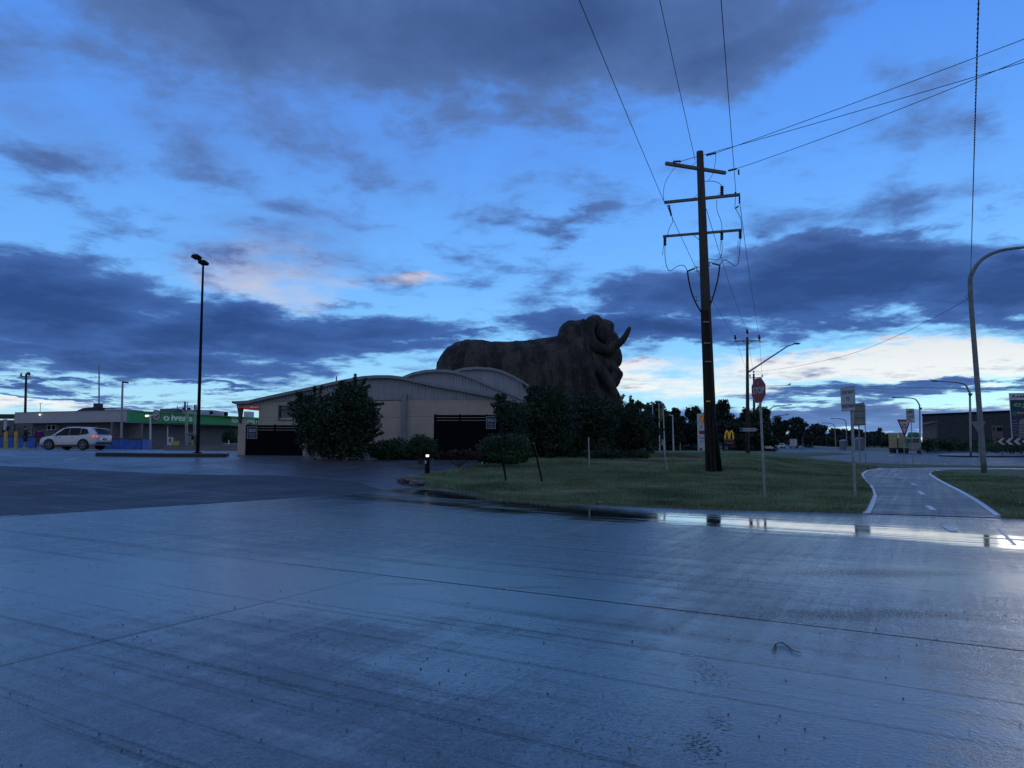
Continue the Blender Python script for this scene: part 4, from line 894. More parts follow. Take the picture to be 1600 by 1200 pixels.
shrub('garden_tree', 'broad dark tree hiding the ram legs and chest', 43, [(905, 650, 34, 30), (930, 665, 34, 40), (890, 680, 34, 32), (925, 630, 22, 14), (910, 695, 44, 20), (880, 640, 20, 22)], 26000, .09, 'leaf_bush', 'tree', sprigs=26, r=.14, trunkpart='trunk')
shrub('garden_tree', 'loose spreading tree at the right edge of the shrubbery below the ram muzzle', 46, [(965, 655, 24, 26), (985, 650, 18, 20), (975, 680, 34, 30), (1002, 675, 22, 32), (990, 636, 12, 8), (1010, 692, 18, 18), (955, 690, 26, 22)], 22000, .09, 'leaf_bush', 'tree', sprigs=40, r=.12, trunkpart='trunk')
shrub('courtyard_shrub', 'bluish green shrub by the shop window under the coffee lettering', 74, [(358, 678, 8, 8), (352, 684, 6, 8)], 900, .12, 'leaf_hedge')
shrub('courtyard_shrub', 'small pale shrub behind the white rail by the pier', 73, [(366, 688, 6, 6), (360, 690, 5, 4)], 600, .12, 'leaf_hedge')

# trees across the road, each with its own crown
def gum(name, label, D, u, vt, w, n, size, matl='leaf_gum', group='dark trees along the far side of the verge', vb=None):
    k = D / F / cT; t_ = thing(name, Gy(u, D), label, 'tree', group); o = ORG[t_.name]; top = W(u, vt, D).z - o.z; ww = w * k / 2; bl = []
    nb = max(6, int(w / 6) + 5)
    for i in range(nb):
        a = 2 * math.pi * i / nb + random.random(); q = random.uniform(.35, .8); zz = top * random.uniform(.42, .86)
        bl.append((Vector((math.cos(a) * ww * q, math.sin(a) * ww * q, zz)), Vector((ww * random.uniform(.28, .46), ww * random.uniform(.28, .46), top * random.uniform(.09, .16)))))
    bl.append((Vector((0, 0, top * .9)), Vector((ww * .4, ww * .4, top * .10)))); bl.append((Vector((0, 0, top * .62)), Vector((ww * .75, ww * .75, top * .22)))); bl.append((Vector((0, 0, top * .3)), Vector((ww * .8, ww * .8, top * .24))))
    mb = MB(); limbs(mb, Vector((0, 0, -.2)), bl, max(.15, ww * .06)); mb.build('trunk', M['bark'], t_, world=False)
    link_mesh('crown', leafmesh('crown', bl, n, size), M[matl], t_); return t_
gl = 'dark trees along the far side of the verge'
for nm, lab, D, u, vt, w, n in (('tall_tree', 'tall dark tree behind the three flagpoles', 120, 1030, 627, 46, 7000), ('bushy_tree', 'rounded dark tree right of the flagpoles', 125, 1058, 638, 30, 5000), ('bushy_tree', 'low dark tree behind the bent white post lamp', 118, 1008, 642, 26, 4000),
        ('tall_tree', 'dark tree behind the fuel price sign', 135, 1088, 634, 32, 5000), ('tall_tree', 'tall dark tree between the big power pole and the golden arches', 140, 1130, 624, 38, 6000), ('bushy_tree', 'dark rounded tree behind the second power pole', 150, 1168, 636, 34, 5000), ('tall_tree', 'dark tree behind the red stop sign', 155, 1190, 632, 34, 5000),
        ('bushy_tree', 'dark tree filling the gap under the big power pole', 138, 1108, 645, 34, 4000), ('bushy_tree', 'low dark tree between arches and second power pole', 150, 1150, 655, 28, 3500)):
    gum(nm, lab, D, u, vt, w, n, .26, group=None)
for nm, lab, D, u, vt, w, n in (('gum_tree', 'flat topped far tree above the white hatchback', 260, 1216, 650, 34, 3500), ('gum_tree', 'far tree with knobbly crown behind the van on the highway', 280, 1246, 651, 34, 3500), ('gum_tree', 'broad far tree right of the highway van', 300, 1276, 662, 40, 3500), ('gum_tree', 'low far tree left of the give way to pedestrians sign', 320, 1308, 669, 34, 3000),
        ('gum_tree', 'low far tree behind the give way to pedestrians sign', 320, 1336, 670, 34, 3000), ('gum_tree', 'low far tree right of the sign back', 330, 1366, 674, 36, 3000), ('gum_tree', 'umbrella topped far tree standing above the low far trees', 330, 1376, 668, 16, 1500), ('gum_tree', 'far tree left of the yellow trailer', 320, 1390, 677, 26, 2500)):
    gum(nm, lab, D, u, vt, w, n, .5, 'leaf_far', None)
def band(name, label, D, u0, u1, v0, n, size, matl='leaf_far', hh=9):
    k = D / F / cT; bl = []; u = u0
    while u < u1:
        r_ = random.uniform(7, 12); vv = v0 + random.uniform(-2, 3) * hh / 9; c = W(u, vv + hh * .7, D + random.uniform(-6, 6) * D / 128); bl.append((c, Vector((r_ * k, r_ * k, hh * k)))); u += r_ * .8
    o = link_mesh(name, leafmesh(name, bl, n, size), M[matl]); return setp(o, label, 'undergrowth', None, 'stuff')
band('undergrowth', 'dark undergrowth massed below the trees behind the flagpoles', 128, 985, 1210, 680, 16000, .3, 'leaf_gum')
band('undergrowth', 'dark undergrowth massed below the trees behind the flagpoles and signs', 132, 990, 1200, 662, 12000, .3, 'leaf_gum')
band('far_scrub', 'dark far scrub beside the highway beyond the roundabout', 290, 1262, 1400, 682, 7000, .5)
band('far_scrub', 'dark rising scrub line beyond the highway van', 420, 1196, 1270, 678, 4000, .8)
band('shrub_bed', 'dense dark planting at the feet of the garden trees', 41, 826, 1012, 706, 26000, .08, 'leaf_bush', 8)
band('shrub_bed', 'low planting along the foot of the beige wall', 39.5, 590, 676, 709, 7000, .07, 'leaf_hedge', 5)
band('verge_hedge', 'dark low growth along the far edge of the lawn', 126, 985, 1205, 697, 16000, .2, 'leaf_gum', 6)
band('far_scrub', 'dark far tree line beyond the fuel price totem at the right edge', 230, 1590, 2300, 680, 9000, .5, 'leaf_far', 12)
band('far_scrub', 'dark far tree line beyond the shop at the left edge', 200, -500, 30, 676, 7000, .5, 'leaf_far', 12)
band('garden_planting', 'dark low planting in front of the warehouse', 150, 1440, 1562, 688, 7000, .22, 'leaf_hedge')
band('garden_planting', 'low green planting in the middle of the roundabout', 112, 1528, 1680, 692, 5000, .14, 'leaf_hedge')

# ================================================================== POLES, WIRES, LIGHTS
def pole(mb, p, q, r0, r1, n=12): mb.tube([p, p.lerp(q, .5), q], [r0, (r0 + r1) / 2, r1], n)
# --- the big power pole
mm('conduit_dark', (.035, .03, .025), .85, spec=.1)
PB = G(1113, 740); PD = PB.y; PT = W(1093.5, 237, PD)
pp_ = thing('power_pole', PB, 'tall timber power pole with three crossarms standing on the lawn', 'power pole')
mb = MB(); pole(mb, PB - Vector((0, 0, .3)), PT, .29, .155, 16); mb.build('pole', M['pole_wood'], pp_, smooth=True)
mb = MB(); q0, q1 = G(1125, 740), W(1114.5, 629, PD - .1)
pole(mb, q0 + Vector((-.06, -.12, -.2)), q1 + Vector((-.16, -.12, 0)), .17, .15, 12); mb.build('stub_post', M['black_metal'], pp_, smooth=True, label='short dark reinforcing post bolted to the pole foot')
def PC(cx, cy, dd=0.0): return W(980 + cx / 4.615, 220 + cy / 4.615, PD + dd)
def armz(cxp, cyp): return PC(cxp, cyp).z
def arm(l, r, zc, w_, h_, name='crossarm'):
    z = armz(*zc); a = WZ(980 + l[0] / 4.615, 220 + l[1] / 4.615, z); b_ = WZ(980 + r[0] / 4.615, 220 + r[1] / 4.615, z); off = Vector((0, -.2, 0))
    # keep it against the pole
    mid_ = a.lerp(b_, (PC(*zc).x - a.x) / (b_.x - a.x)); sh_ = Vector((0, PD - .23 - mid_.y, 0))
    mb = MB(); mb.bar(a, b_, w_, h_); mb.build(name, M['weathered_timber'], pp_); return a, b_, z
aA, bA, zA = arm((278, 163), (708, 232), (525, 202), .13, .14)
aB, bB, zB = arm((268, 445), (815, 388), (530, 418), .12, .12)
aC, bC, zC = arm((258, 690), (828, 642), (540, 666), .10, .10)
def brace(p, q): mb = MB(); mb.bar(p, q, .04, .015); mb.build('brace', M['galvanised'], pp_)
brace(PC(465, 180), PC(505, 145)); brace(PC(480, 412), PC(508, 388)); brace(PC(480, 682), PC(540, 732)); brace(PC(650, 395), PC(685, 362))
def insul(p, q, r, name='insulator', matl='insulator', k=5):
    mb = MB(); p, q = Vector(p), Vector(q); pts = []; rs = []
    for i in range(2 * k + 1): pts.append(p.lerp(q, i / (2 * k))); rs.append(r if i % 2 else r * .5)
    mb.tube(pts, rs, 10); mb.build(name, M[matl], pp_)
def onarm(A, B, cx): t_ = ((980 + cx / 4.615) - 800); u = 980 + cx / 4.615; return A, B
for (x0, y0, x1, y1, r_, d) in ((272, 698, 272, 756, .085, .35), (682, 662, 682, 716, .085, -.2), (815, 652, 815, 706, .085, -.5), (683, 326, 683, 392, .095, -.2), (300, 462, 318, 540, .06, .3), (810, 402, 810, 452, .05, -.4), (803, 470, 780, 488, .04, -.4),
                                (570, 104, 640, 88, .06, 0), (330, 151, 385, 147, .06, -.6), (728, 216, 790, 201, .06, .5), (803, 208, 805, 245, .045, .5), (780, 368, 783, 395, .05, -.4)):
    insul(PC(x0, y0, d), PC(x1, y1, d), r_)
CT = []
def cable(pts, r, parent, d=0.0, name='jumper_cable'):
    P_ = [PC(x, y, d) for x, y in pts]; fp = []
    for i in range(len(P_) - 1):
        p0, p1, p2, p3 = P_[max(i - 1, 0)], P_[i], P_[i + 1], P_[min(i + 2, len(P_) - 1)]
        for k in range(5):
            s_ = k / 5; fp.append(.5 * ((2 * p1) + (p2 - p0) * s_ + (2 * p0 - 5 * p1 + 4 * p2 - p3) * s_ * s_ + (3 * p1 - p0 - 3 * p2 + p3) * s_ ** 3))
    fp.append(P_[-1]); mb = MB(); mb.tube(fp, r, 6); mb.build(name, M['wire'], parent)
for pts, r_ in (([(390, 148), (330, 210), (280, 290), (262, 360), (263, 432)], .011), ([(640, 90), (635, 160), (620, 230), (592, 282), (575, 292)], .011), ([(560, 292), (620, 292), (662, 306), (683, 330)], .014),
                ([(645, 425), (648, 500), (670, 560), (682, 605), (682, 660)], .012), ([(780, 488), (805, 530), (820, 570), (827, 640)], .014), ([(783, 395), (776, 485)], .012), ([(285, 462), (320, 545)], .014), ([(328, 550), (325, 590), (305, 630), (287, 690)], .013),
                ([(272, 756), (274, 850), (290, 920), (315, 937), (350, 912), (385, 897), (415, 905), (434, 940)], .015), ([(262, 756), (255, 825)], .012), ([(815, 706), (808, 820), (800, 880), (780, 903), (745, 882), (710, 860), (685, 870), (668, 895)], .015), ([(800, 720), (797, 780)], .012),
                ([(682, 716), (684, 800), (665, 850), (630, 858), (575, 848)], .014), ([(672, 720), (672, 795)], .01)):
    cable(pts, r_, pp_)
for pts in ([(434, 940), (448, 1030), (470, 1110), (500, 1180), (540, 1245)], [(668, 895), (655, 990), (630, 1090), (600, 1180), (572, 1245)]): cable(pts, .035, pp_, -.15, 'service_cable')
insul(PC(430, 942, -.1), PC(488, 920, -.1), .05, 'cable_termination'); insul(PC(612, 884, -.1), PC(672, 898, -.1), .05, 'cable_termination')
for cx0, cx1, cy in ((485, 520, 925), (575, 612, 890), (480, 520, 1140), (580, 620, 1140)):
    mb = MB(); p0, p1 = PC(cx0, cy - 14, -.1), PC(cx1, cy - 14, -.1); mb.bar(p0, p1, .03, .03); mb.bar(PC(cx0, cy + 14, -.1), PC(cx1, cy + 14, -.1), .03, .03); mb.bar(PC((cx0 + cx1) / 2, cy - 18, -.1), PC((cx0 + cx1) / 2, cy + 18, -.1), .03, .03); mb.build('bracket', M['galvanised'], pp_)
# conduits strapped down the pole
for u0, u1, r_ in ((1096, 1104, .04), (1101.5, 1111.5, .045), (1105.5, 1117, .05)):
    mb = MB(); p0 = W(u0, 484, PD - .22); p1 = W((u0 + u1) / 2, 600, PD - .27); p2 = W(u1, 735, PD - .32); mb.tube([p0, p1, p2], r_, 8); mb.build('conduit', M['conduit_dark'], pp_)
for v in (503, 536, 565): mb = MB(); frp = Fr(Vector((0, PD - .3, 0)), 0); u = 1096 + (v - 470) * .055 + 4; a0, b1 = hit(frp, u - 4, v - .7); a1, b0 = hit(frp, u + 6, v + .7); frp.rect(mb, a0, b0, a1, b1, 0, .03); mb.build('strap', M['galvanised'], pp_)
mb = MB(); frp = Fr(Vector((0, PD - .34, 0)), 0); a0, b1 = hit(frp, 1103, 626); a1, b0 = hit(frp, 1110, 628); frp.rect(mb, a0, b0, a1, b1, 0, .02); mb.build('number_tag', M['yellow_paint'], pp_)

# --- wires: each span its own thing
def span(pts, r, label, name='power_line', sag=0.0, n=14, matl='wire'):
    p, q = Vector(pts[0]), Vector(pts[-1]); P_ = []
    for i in range(n + 1):
        s_ = i / n; P_.append(p.lerp(q, s_) - Vector((0, 0, 4 * sag * s_ * (1 - s_))))
    mb = MB(); mb.tube(P_, r, 6); o = mb.build(name, M[matl]); return setp(o, label, 'wire')
def over(p, u, v, z, ext=1.9): q = WZ(u, v, z); return p + (q - p) * ext
span([aB, over(aB, 908, 0, zB)], .012, 'overhead wire running up from the left end of the middle crossarm', sag=.12)
p = PC(490, 140, .3); span([p, over(p, 1032, 0, p.z)], .012, 'overhead wire running up from behind the pole top', sag=.12)
p = PC(783, 368, -.4); span([p, over(p, 1127, 0, p.z)], .012, 'overhead wire running up from the right end of the middle crossarm', sag=.12)
p = PC(640, 88); span([p, over(p, 1600, 57, p.z, 1.5)], .012, 'uppermost of the three wires leaving to the right from the pole top', sag=.1)
p = PC(385, 147, -.6); span([p, over(p, 1600, 93, p.z, 1.5)], .012, 'wire from the left end of the top crossarm crossing behind the pole top', sag=.1)
p = PC(790, 201, .5); span([p, over(p, 1600, 82, p.z + .1, 1.5)], .012, 'lowest of the three wires leaving from the right end of the top crossarm', sag=.25)
# --- second pole
P2B = Gy(1168.5, 77); s2 = thing('power_pole', P2B, 'second timber power pole with single crossarm and long lamp arm', 'power pole'); D2 = 77.0
mb = MB(); pole(mb, P2B - Vector((0, 0, .2)), W(1167.5, 527, D2), .24, .13); mb.build('pole', M['pole_wood'], s2, smooth=True)
mb = MB(); mb.bar(W(1147, 533, D2 - .2), W(1188.5, 532.5, D2 - .2), .12, .12); mb.build('crossarm', M['weathered_timber'], s2)
for u, v in ((1149, 526), (1186.5, 526), (1167.7, 517)): mb = MB(); p = W(u, v + 5, D2 - .2); mb.tube([p, p + Vector((0, 0, .2)), p + Vector((0, 0, .32)), p + Vector((0, 0, .5))], [.06, .17, .10, .15], 8); mb.build('insulator', M['insulator'], s2)
for a, b_ in (((1160, 533), (1167, 538)), ((1176, 533), (1169, 538))): mb = MB(); mb.bar(W(*a, D2 - .1), W(*b_, D2 - .1), .05, .05); mb.build('brace', M['galvanised'], s2)
mb = MB(); mb.tube([W(1170, 581, D2), W(1200, 561, D2), W(1232, 540, D2), W(1240, 538, D2)], [.10, .085, .07, .06], 8); la = mb.build('lamp_arm', M['galvanised'], s2)
mb = MB(); mb.ell(W(1245, 537, D2), (.42, .16, .10)); mb.build('lamp_head', M['dark_steel'], la)
D3 = 150.0; s3 = thing('power_pole', Gy(1179, D3), 'third and farthest power pole just left of the stop sign', 'power pole')
mb = MB(); pole(mb, Gy(1179, D3), W(1177.7, 584, D3), .34, .2); mb.build('pole', M['pole_wood'], s3); mb = MB(); mb.bar(W(1171, 590.5, D3), W(1191, 589.5, D3), .15, .15); mb.build('crossarm', M['weathered_timber'], s3)
for u in (1191, 1172, 1177.7): mb = MB(); p = W(u, 589 if u != 1177.7 else 583, D3); mb.tube([p, p + Vector((0, 0, .5))], .14, 6); mb.build('insulator', M['insulator'], s3)
for (a, b_, lab) in ((PC(318, 540, .3), W(1149, 525.5, D2 - .2), 'thin wire from the middle crossarm left end down to the second pole'), (PC(570, 490), W(1167.7, 516, D2 - .2), 'thin wire from the pole shaft down to the second pole top'), (PC(812, 452, -.4), W(1186.5, 525.5, D2 - .2), 'thin wire from the middle crossarm right end down to the second pole')): span([a, b_], .014, lab, sag=.55)
for (a, b_, lab) in ((W(1149, 525.5, D2 - .2), W(1172, 588, D3), 'faint wire left of the second pole to the third pole'), (W(1167.7, 516, D2), W(1177.7, 582, D3), 'faint wire between the tops of second and third poles'), (W(1186.5, 525.5, D2), W(1191, 587, D3), 'faint wire right of the second pole to the third pole')): span([a, b_], .016, lab, sag=.6)

# --- curved grey street light at the right
def streetlight(name, base, pts, D, r0, r1, label, matl='galvanised', head=None, bracket=None, cat='street light', group=None):
    t_ = thing(name, base, label, cat, group); P_ = [Vector(base)] + [W(u, v, D + dd) for u, v, dd in pts]; fp = []
    for i in range(len(P_) - 1):
        p0, p1, p2, p3 = P_[max(i - 1, 0)], P_[i], P_[i + 1], P_[min(i + 2, len(P_) - 1)]
        for k in range(6):
            s_ = k / 6; fp.append(.5 * ((2 * p1) + (p2 - p0) * s_ + (2 * p0 - 5 * p1 + 4 * p2 - p3) * s_ * s_ + (3 * p1 - p0 - 3 * p2 + p3) * s_ ** 3)) if i else fp.append(p1.lerp(p2, s_))
    fp.append(P_[-1]); n_ = len(fp); mb = MB(); mb.tube(fp, [r0 + (r1 - r0) * i / (n_ - 1) for i in range(n_)], 12); mb.build('pole', M[matl], t_, smooth=True)
    if head: p = W(*head[:2], D + head[2]); mb = MB(); mb.ell(p, (head[3], head[3] * .4, head[3] * .22)); mb.build('lamp_head', M['dark_steel'], t_)
    if bracket: 
        u, v, k = bracket; fr_ = Fr(Vector((0, D, 0)), 0); mb = MB(); fr_.poly(mb, [hit(fr_, u - 4.2 * k, v - 2.2 * k), hit(fr_, u + 4.2 * k, v - 2.2 * k), hit(fr_, u + 1.2 * k, v + 2.4 * k), hit(fr_, u - 1.2 * k, v + 2.4 * k)], .2, .26); mb.build('bracket', M['dark_steel'], t_)
    return t_
LB = G(1538, 740); LD = LB.y
mm('lamp_grey', (.19, .21, .21), .6)
streetlight('street_light', LB, [(1524, 560, 0), (1516, 450, 0), (1520, 425, 0), (1535, 405, 0), (1560, 392.5, 0), (1590, 387.5, 0), (1640, 383, 0), (1690, 380, 0)], LD, .145, .055, 'tall street light with long curved arm leaving the frame at right', 'lamp_grey', head=(1700, 381, 0, .5))
span([W(1516, 465, LD), W(1330, 553, 55), ], .012, 'sagging service wire from the tall street light towards the second pole', sag=.25)
span([W(1330, 553, 55), W(1171, 581, D2)], .012, 'service wire reaching the lamp arm of the second pole', sag=.25)
mb = MB(); mb.tube([W(1515, 463, LD - .1), W(1511, 460, LD - .1), W(1508, 463, LD - .1), W(1512, 467, LD - .1)], .012, 6); o = mb.build('cable_loop', M['wire']); setp(o, 'small loop of wire hooked on the tall street light', 'wire')
# twisted black and white service cable
p0 = W(1516.5, 430, LD + .1); p1 = WZ(1529, 0, p0.z + .4); dirn = p1 - p0; tw = thing('twisted_cable', p0, 'thick twisted service cable rising from the tall street light', 'wire')
L = dirn.length * 1.6; dirn.normalize(); s1_ = dirn.cross(Vector((0, 0, 1))).normalized(); s2_ = dirn.cross(s1_)
for ph, mt in ((0, 'wire'), (math.pi, 'ceramic_grey')):
    pts = []
    for i in range(620):
        s_ = i / 619; a = s_ * L * 2 * math.pi / .45 + ph; pts.append(p0 + dirn * L * s_ + (s1_ * math.cos(a) + s2_ * math.sin(a)) * .012)
    mb = MB(); mb.tube(pts, .012, 5); mb.build('strand', M[mt], tw)
# lights round the roundabout and along the highway
B1 = Gy(1517, 95); streetlight('street_light', B1, [(1515.5, 620, 0), (1513.5, 612, 0), (1509, 602, 0), (1500, 598.5, 0), (1480, 596.5, 0), (1460, 595.4, 0)], 95, .14, .07, 'street light with cup bracket just left of the tall curved light', head=(1460, 595.2, 0, .5), bracket=(1514.5, 617, 1))
B1 = Gy(1438, 125); streetlight('street_light', B1, [(1437, 640, 0), (1436, 632, 0), (1432, 625.5, 0), (1426, 622.5, 0), (1412, 621.5, 0), (1397, 621.3, 0)], 125, .14, .07, 'street light with cup bracket above the bike lane sign', head=(1397, 621.2, 0, .5), bracket=(1437.3, 638.5, .75))
for u, vt, dx, D, lab in ((1202.5, 634, 32, 170, 'far street light just right of the stop sign'), (1206, 649, 24, 190, 'lower far street light with arm bending right near the stop sign'), (1322, 654, -22, 210, 'far highway street light with arm bending left near the pedestrian sign'), (1304.5, 661, -19, 250, 'farthest highway street light with arm bending left')):
    s_ = 1 if dx > 0 else -1; e = abs(dx) / 25
    streetlight('street_light', Gy(u + (1.5 if dx < 0 else 0), D), [(u, vt + 10 * e, 0), (u + s_ * 1, vt + 5 * e, 0), (u + s_ * 5 * e, vt + 1.5, 0), (u + dx * .6, vt, 0), (u + dx, vt - (1.5 if dx > 0 else 0), 0)], D, .15, .09, lab, head=(u + dx, vt - (1.5 if dx > 0 else 0), 0, .5))
span([W(1196, 603.5, 90), W(1232, 602.3, 80)], .03, 'thick twin wire passing right from behind the stop sign'); span([W(1232, 602.3, 80), W(1640, 612, 60)], .016, 'level wire carrying the bird across to the right edge', sag=-.1); span([W(1196, 605, 90), W(1640, 604, 60)], .014, 'second level wire just below the bird wire', sag=.15)
bd = thing('bird', W(1233.5, 602, 80), 'small dark bird perched on the level wire', 'bird'); mb = MB(); p = W(1233.5, 600.6, 80); mb.ell(p, (.13, .07, .08), R=Matrix.Rotation(.3, 3, 'Y')); mb.ell(p + Vector((.12, 0, .09)), .05); mb.tube([p + Vector((.16, 0, .09)), p + Vector((.21, 0, .08))], [.012, .003], 5); mb.tube([p - Vector((.1, 0, 0)), p - Vector((.27, 0, .05))], [.04, .02], 6); mb.tube([p - Vector((0, 0, .06)), p - Vector((0, 0, .12))], .008, 4); mb.build('body', M['black_metal'], bd, smooth=True)

# --- car park lamp with two heads
B4 = G(308.5, 711.2); D4 = B4.y; t4 = thing('lamp_post', B4, 'tall black car park lamp post with two square heads', 'lamp post')
mb = MB(); mb.tube([B4 + Vector((0, 0, .1)), B4.lerp(W(317.5, 412, D4), .5), W(317.5, 412, D4)], [.10, .08, .055], 10); mb.box(B4 + Vector((0, 0, .15)), (.34, .34, .05)); mb.build('pole', M['black_metal'], t4, smooth=False)
for u, v, rz in ((307, 402, -.5), (318, 411, -.45)):
    p = W(u, v, D4); mb = MB(); R = Matrix.Rotation(rz, 3, 'Z') @ Matrix.Rotation(.12, 3, 'Y') @ Matrix.Rotation(-.25, 3, 'X'); mb.box(p, (.50, .34, .16), R=R); mb.box(p + Vector((0, 0, .1)), (.38, .26, .06), R=R); mb.build('lamp_head', M['black_metal'], t4)
mb = MB(); mb.tube([W(310, 405, D4), W(311, 411, D4), W(317, 413, D4)], .05, 6); mb.build('head_bracket', M['black_metal'], t4)
# --- lamps and poles round the roadhouse
def simplepole(name, u, vt, D, r, label, head=None, matl='galvanised', u1=None, cat='pole', lit=None):
    b0 = Gy(u, D); t_ = thing(name, b0, label, cat); mb = MB(); mb.tube([b0, W(u1 if u1 is not None else u, vt, D)], [r, r * .7], 8); mb.build('pole', M[matl], t_)
    if head:
        hu, hv, w_, h_ = head; p = W(hu, hv, D); k = D / F; mb = MB(); mb.box(p, (w_ * k, w_ * k * .5, h_ * k), R=Matrix.Rotation(.12, 3, 'Y')); mb.build('lamp_head', M['black_metal'], t_)
        mb = MB(); mb.bar(W(u1 if u1 is not None else u, vt, D), p, .05, .05); mb.build('bracket', M[matl], t_)
        if lit: mb = MB(); mb.box(p - Vector((0, 0, h_ * k * .5 + .02)), (w_ * k * .7, w_ * k * .35, .03)); mb.build('diffuser', M[lit], t_)
    return t_
simplepole('lamp_post', 189, 598, 72, .13, 'white lamp post with small flat head in front of the grey fascia', head=(196, 597.5, 8, 2.4), u1=191.6, cat='lamp post')
simplepole('mast', 154.8, 568, 95, .12, 'slim tall mast rising behind the roadhouse roof', matl='galvanised', cat='mast')
lp = simplepole('lamp_post', 235, 650, 70, .11, 'short lamp post with horizontal white heads before the emblem', matl='white_render', u1=235, cat='lamp post')
mb = MB(); mb.bar(W(228.5, 649.3, 70), W(243, 648.5, 70), .12, .12); mb.build('lamp_head', M['white_render'], lp); mb = MB(); mb.ell(W(229.5, 649.8, 69.8), (.2, .1, .1)); mb.build('diffuser', M['lamp_cool'], lp)
lp = simplepole('solar_light', 262, 667, 72, .07, 'short post with tilted solar panel by the white cabinet', matl='white_render', cat='light'); mb = MB(); mb.box(W(262, 665.5, 72), (.42, .3, .03), R=Matrix.Rotation(.25, 3, 'Y')); mb.build('solar_panel', M['dark_steel'], lp)
# --- old pole far left
B5 = Gy(38, 105); s5 = thing('power_pole', B5, 'short power pole with small crossarm behind the roadhouse at far left', 'power pole'); D5 = 105
mb = MB(); mb.tube([B5, W(41, 583.5, D5)], [.22, .14], 8); mb.build('pole', M['pole_wood'], s5)
mb = MB(); mb.bar(W(32, 588.3, D5 - .2), W(47, 587.5, D5 - .2), .12, .12); mb.build('crossarm', M['weathered_timber'], s5)
for u, v in ((33, 586), (43, 584), (46, 584.5)): mb = MB(); p = W(u, v + 2, D5); mb.tube([p, p + Vector((0, 0, .45))], .13, 6); mb.build('insulator', M['insulator'], s5)
for pts, lab, sg in (((W(47, 585, D5), W(225, 632, 115)), 'upper faint wire falling right from the far left pole', .8), ((W(42, 603, D5), W(235, 641, 110)), 'dark wire falling right from the far left pole', .8), ((W(33, 586, D5), W(-60, 584, 100)), 'wire leaving the frame from the far left pole', .2), ((W(42, 603, D5), W(-60, 604, 100)), 'lower wire leaving the frame from the far left pole', .2)): span(pts, .022, lab, sag=sg)

# ================================================================== ROAD SIGNS
def octo(r): return [(r * math.cos(math.pi / 8 + k * math.pi / 4), r * math.sin(math.pi / 8 + k * math.pi / 4)) for k in range(8)]
def signpost(name, label, base, top, r, matl='galvanised', cat='sign', below=.25):
    t_ = thing(name, base, label, cat); mb = MB(); mb.tube([base - Vector((0, 0, below)), top], r, 10); mb.tube([top, top + Vector((0, 0, .02))], [r * 1.05, r * .6], 10); mb.build('post', M[matl], t_); return t_
def plate(fr, pts, c0, c1, matl, parent, name='sign_plate'):
    mb = MB(); fr.poly(mb, pts, c0, c1); return mb.build(name, M[matl], parent)
# STOP
SB = G(1195.5, 784); SD = SB.y; st_ = signpost('stop_sign', 'red octagonal stop sign on tall grey post at the lawn edge', SB, W(1186.5, 600, SD), .034)
fr = Fr(W(1185.3, 610, SD - .06), math.radians(-77), lean=0); fr.c += fr.n * .0
R_ = .385
s_ = plate(fr, octo(R_), 0, .004, 'sign_white', st_); plate(fr, octo(R_ * .95), .0042, .006, 'sign_red', s_, 'red_face'); text('STOP', fr, 0, -.01, .0062, .25, M['sign_white'], s_, 'lettering', .58, bold=.006, thick=.002)
mb = MB(); fr.rect(mb, -.02, .17, -.005, .27, .0062, .0075); mb.build('mark', M['sign_white'], s_)
# give way to pedestrians
GB = G(1336, 782); GD_ = GB.y; gs = signpost('pedestrian_sign', 'leaning white give way to pedestrians sign left of the cycle path', GB, W(1330.2, 622, GD_), .042)
fr = Fr(W(1325, 623.5, GD_ - .06), math.radians(-73), lean=-.02)
s_ = plate(fr, roundrect(.56, .70, .04), 0, .004, 'sign_black', gs); plate(fr, roundrect(.54, .68, .035), .0042, .0055, 'sign_white', s_, 'white_face')
for tx_, yy, ww in (('GIVE WAY', .19, .47), ('TO', .0, .12), ('PEDESTRIANS', -.21, .49)): text(tx_, fr, 0, yy, .006, .145, M['sign_black'], s_, 'lettering', ww, bold=.003, thick=.002)
# back of a direction board
KB = Gy(1344, 46); kb = thing('direction_board', KB, 'grey back of a sign board behind the give way to pedestrians sign', 'sign'); fr = Fr(Vector((0, 46, 0)), 0)
mb = MB(); mb.tube([KB, W(1341, 630, 46.1)], .045, 8); mb.build('post', M['galvanised'], kb); mb = MB(); mb.tube([Gy(1352.5, 46), W(1351.5, 632, 46.1)], .03, 8); mb.build('post', M['galvanised'], kb)
mb = MB(); fr.poly(mb, [hit(fr, *q) for q in ((1331, 632), (1350.5, 628.5), (1351.5, 664.5), (1331.5, 665.5))], -.03, 0); mb.build('sign_plate', M['sign_back'], kb)
for v in (633.5, 642, 652.5, 663): mb = MB(); frect(fr, mb, 1330.5, v, 1351.5, v + .8, .001, .03); mb.build('rail', M['dark_steel'], kb)
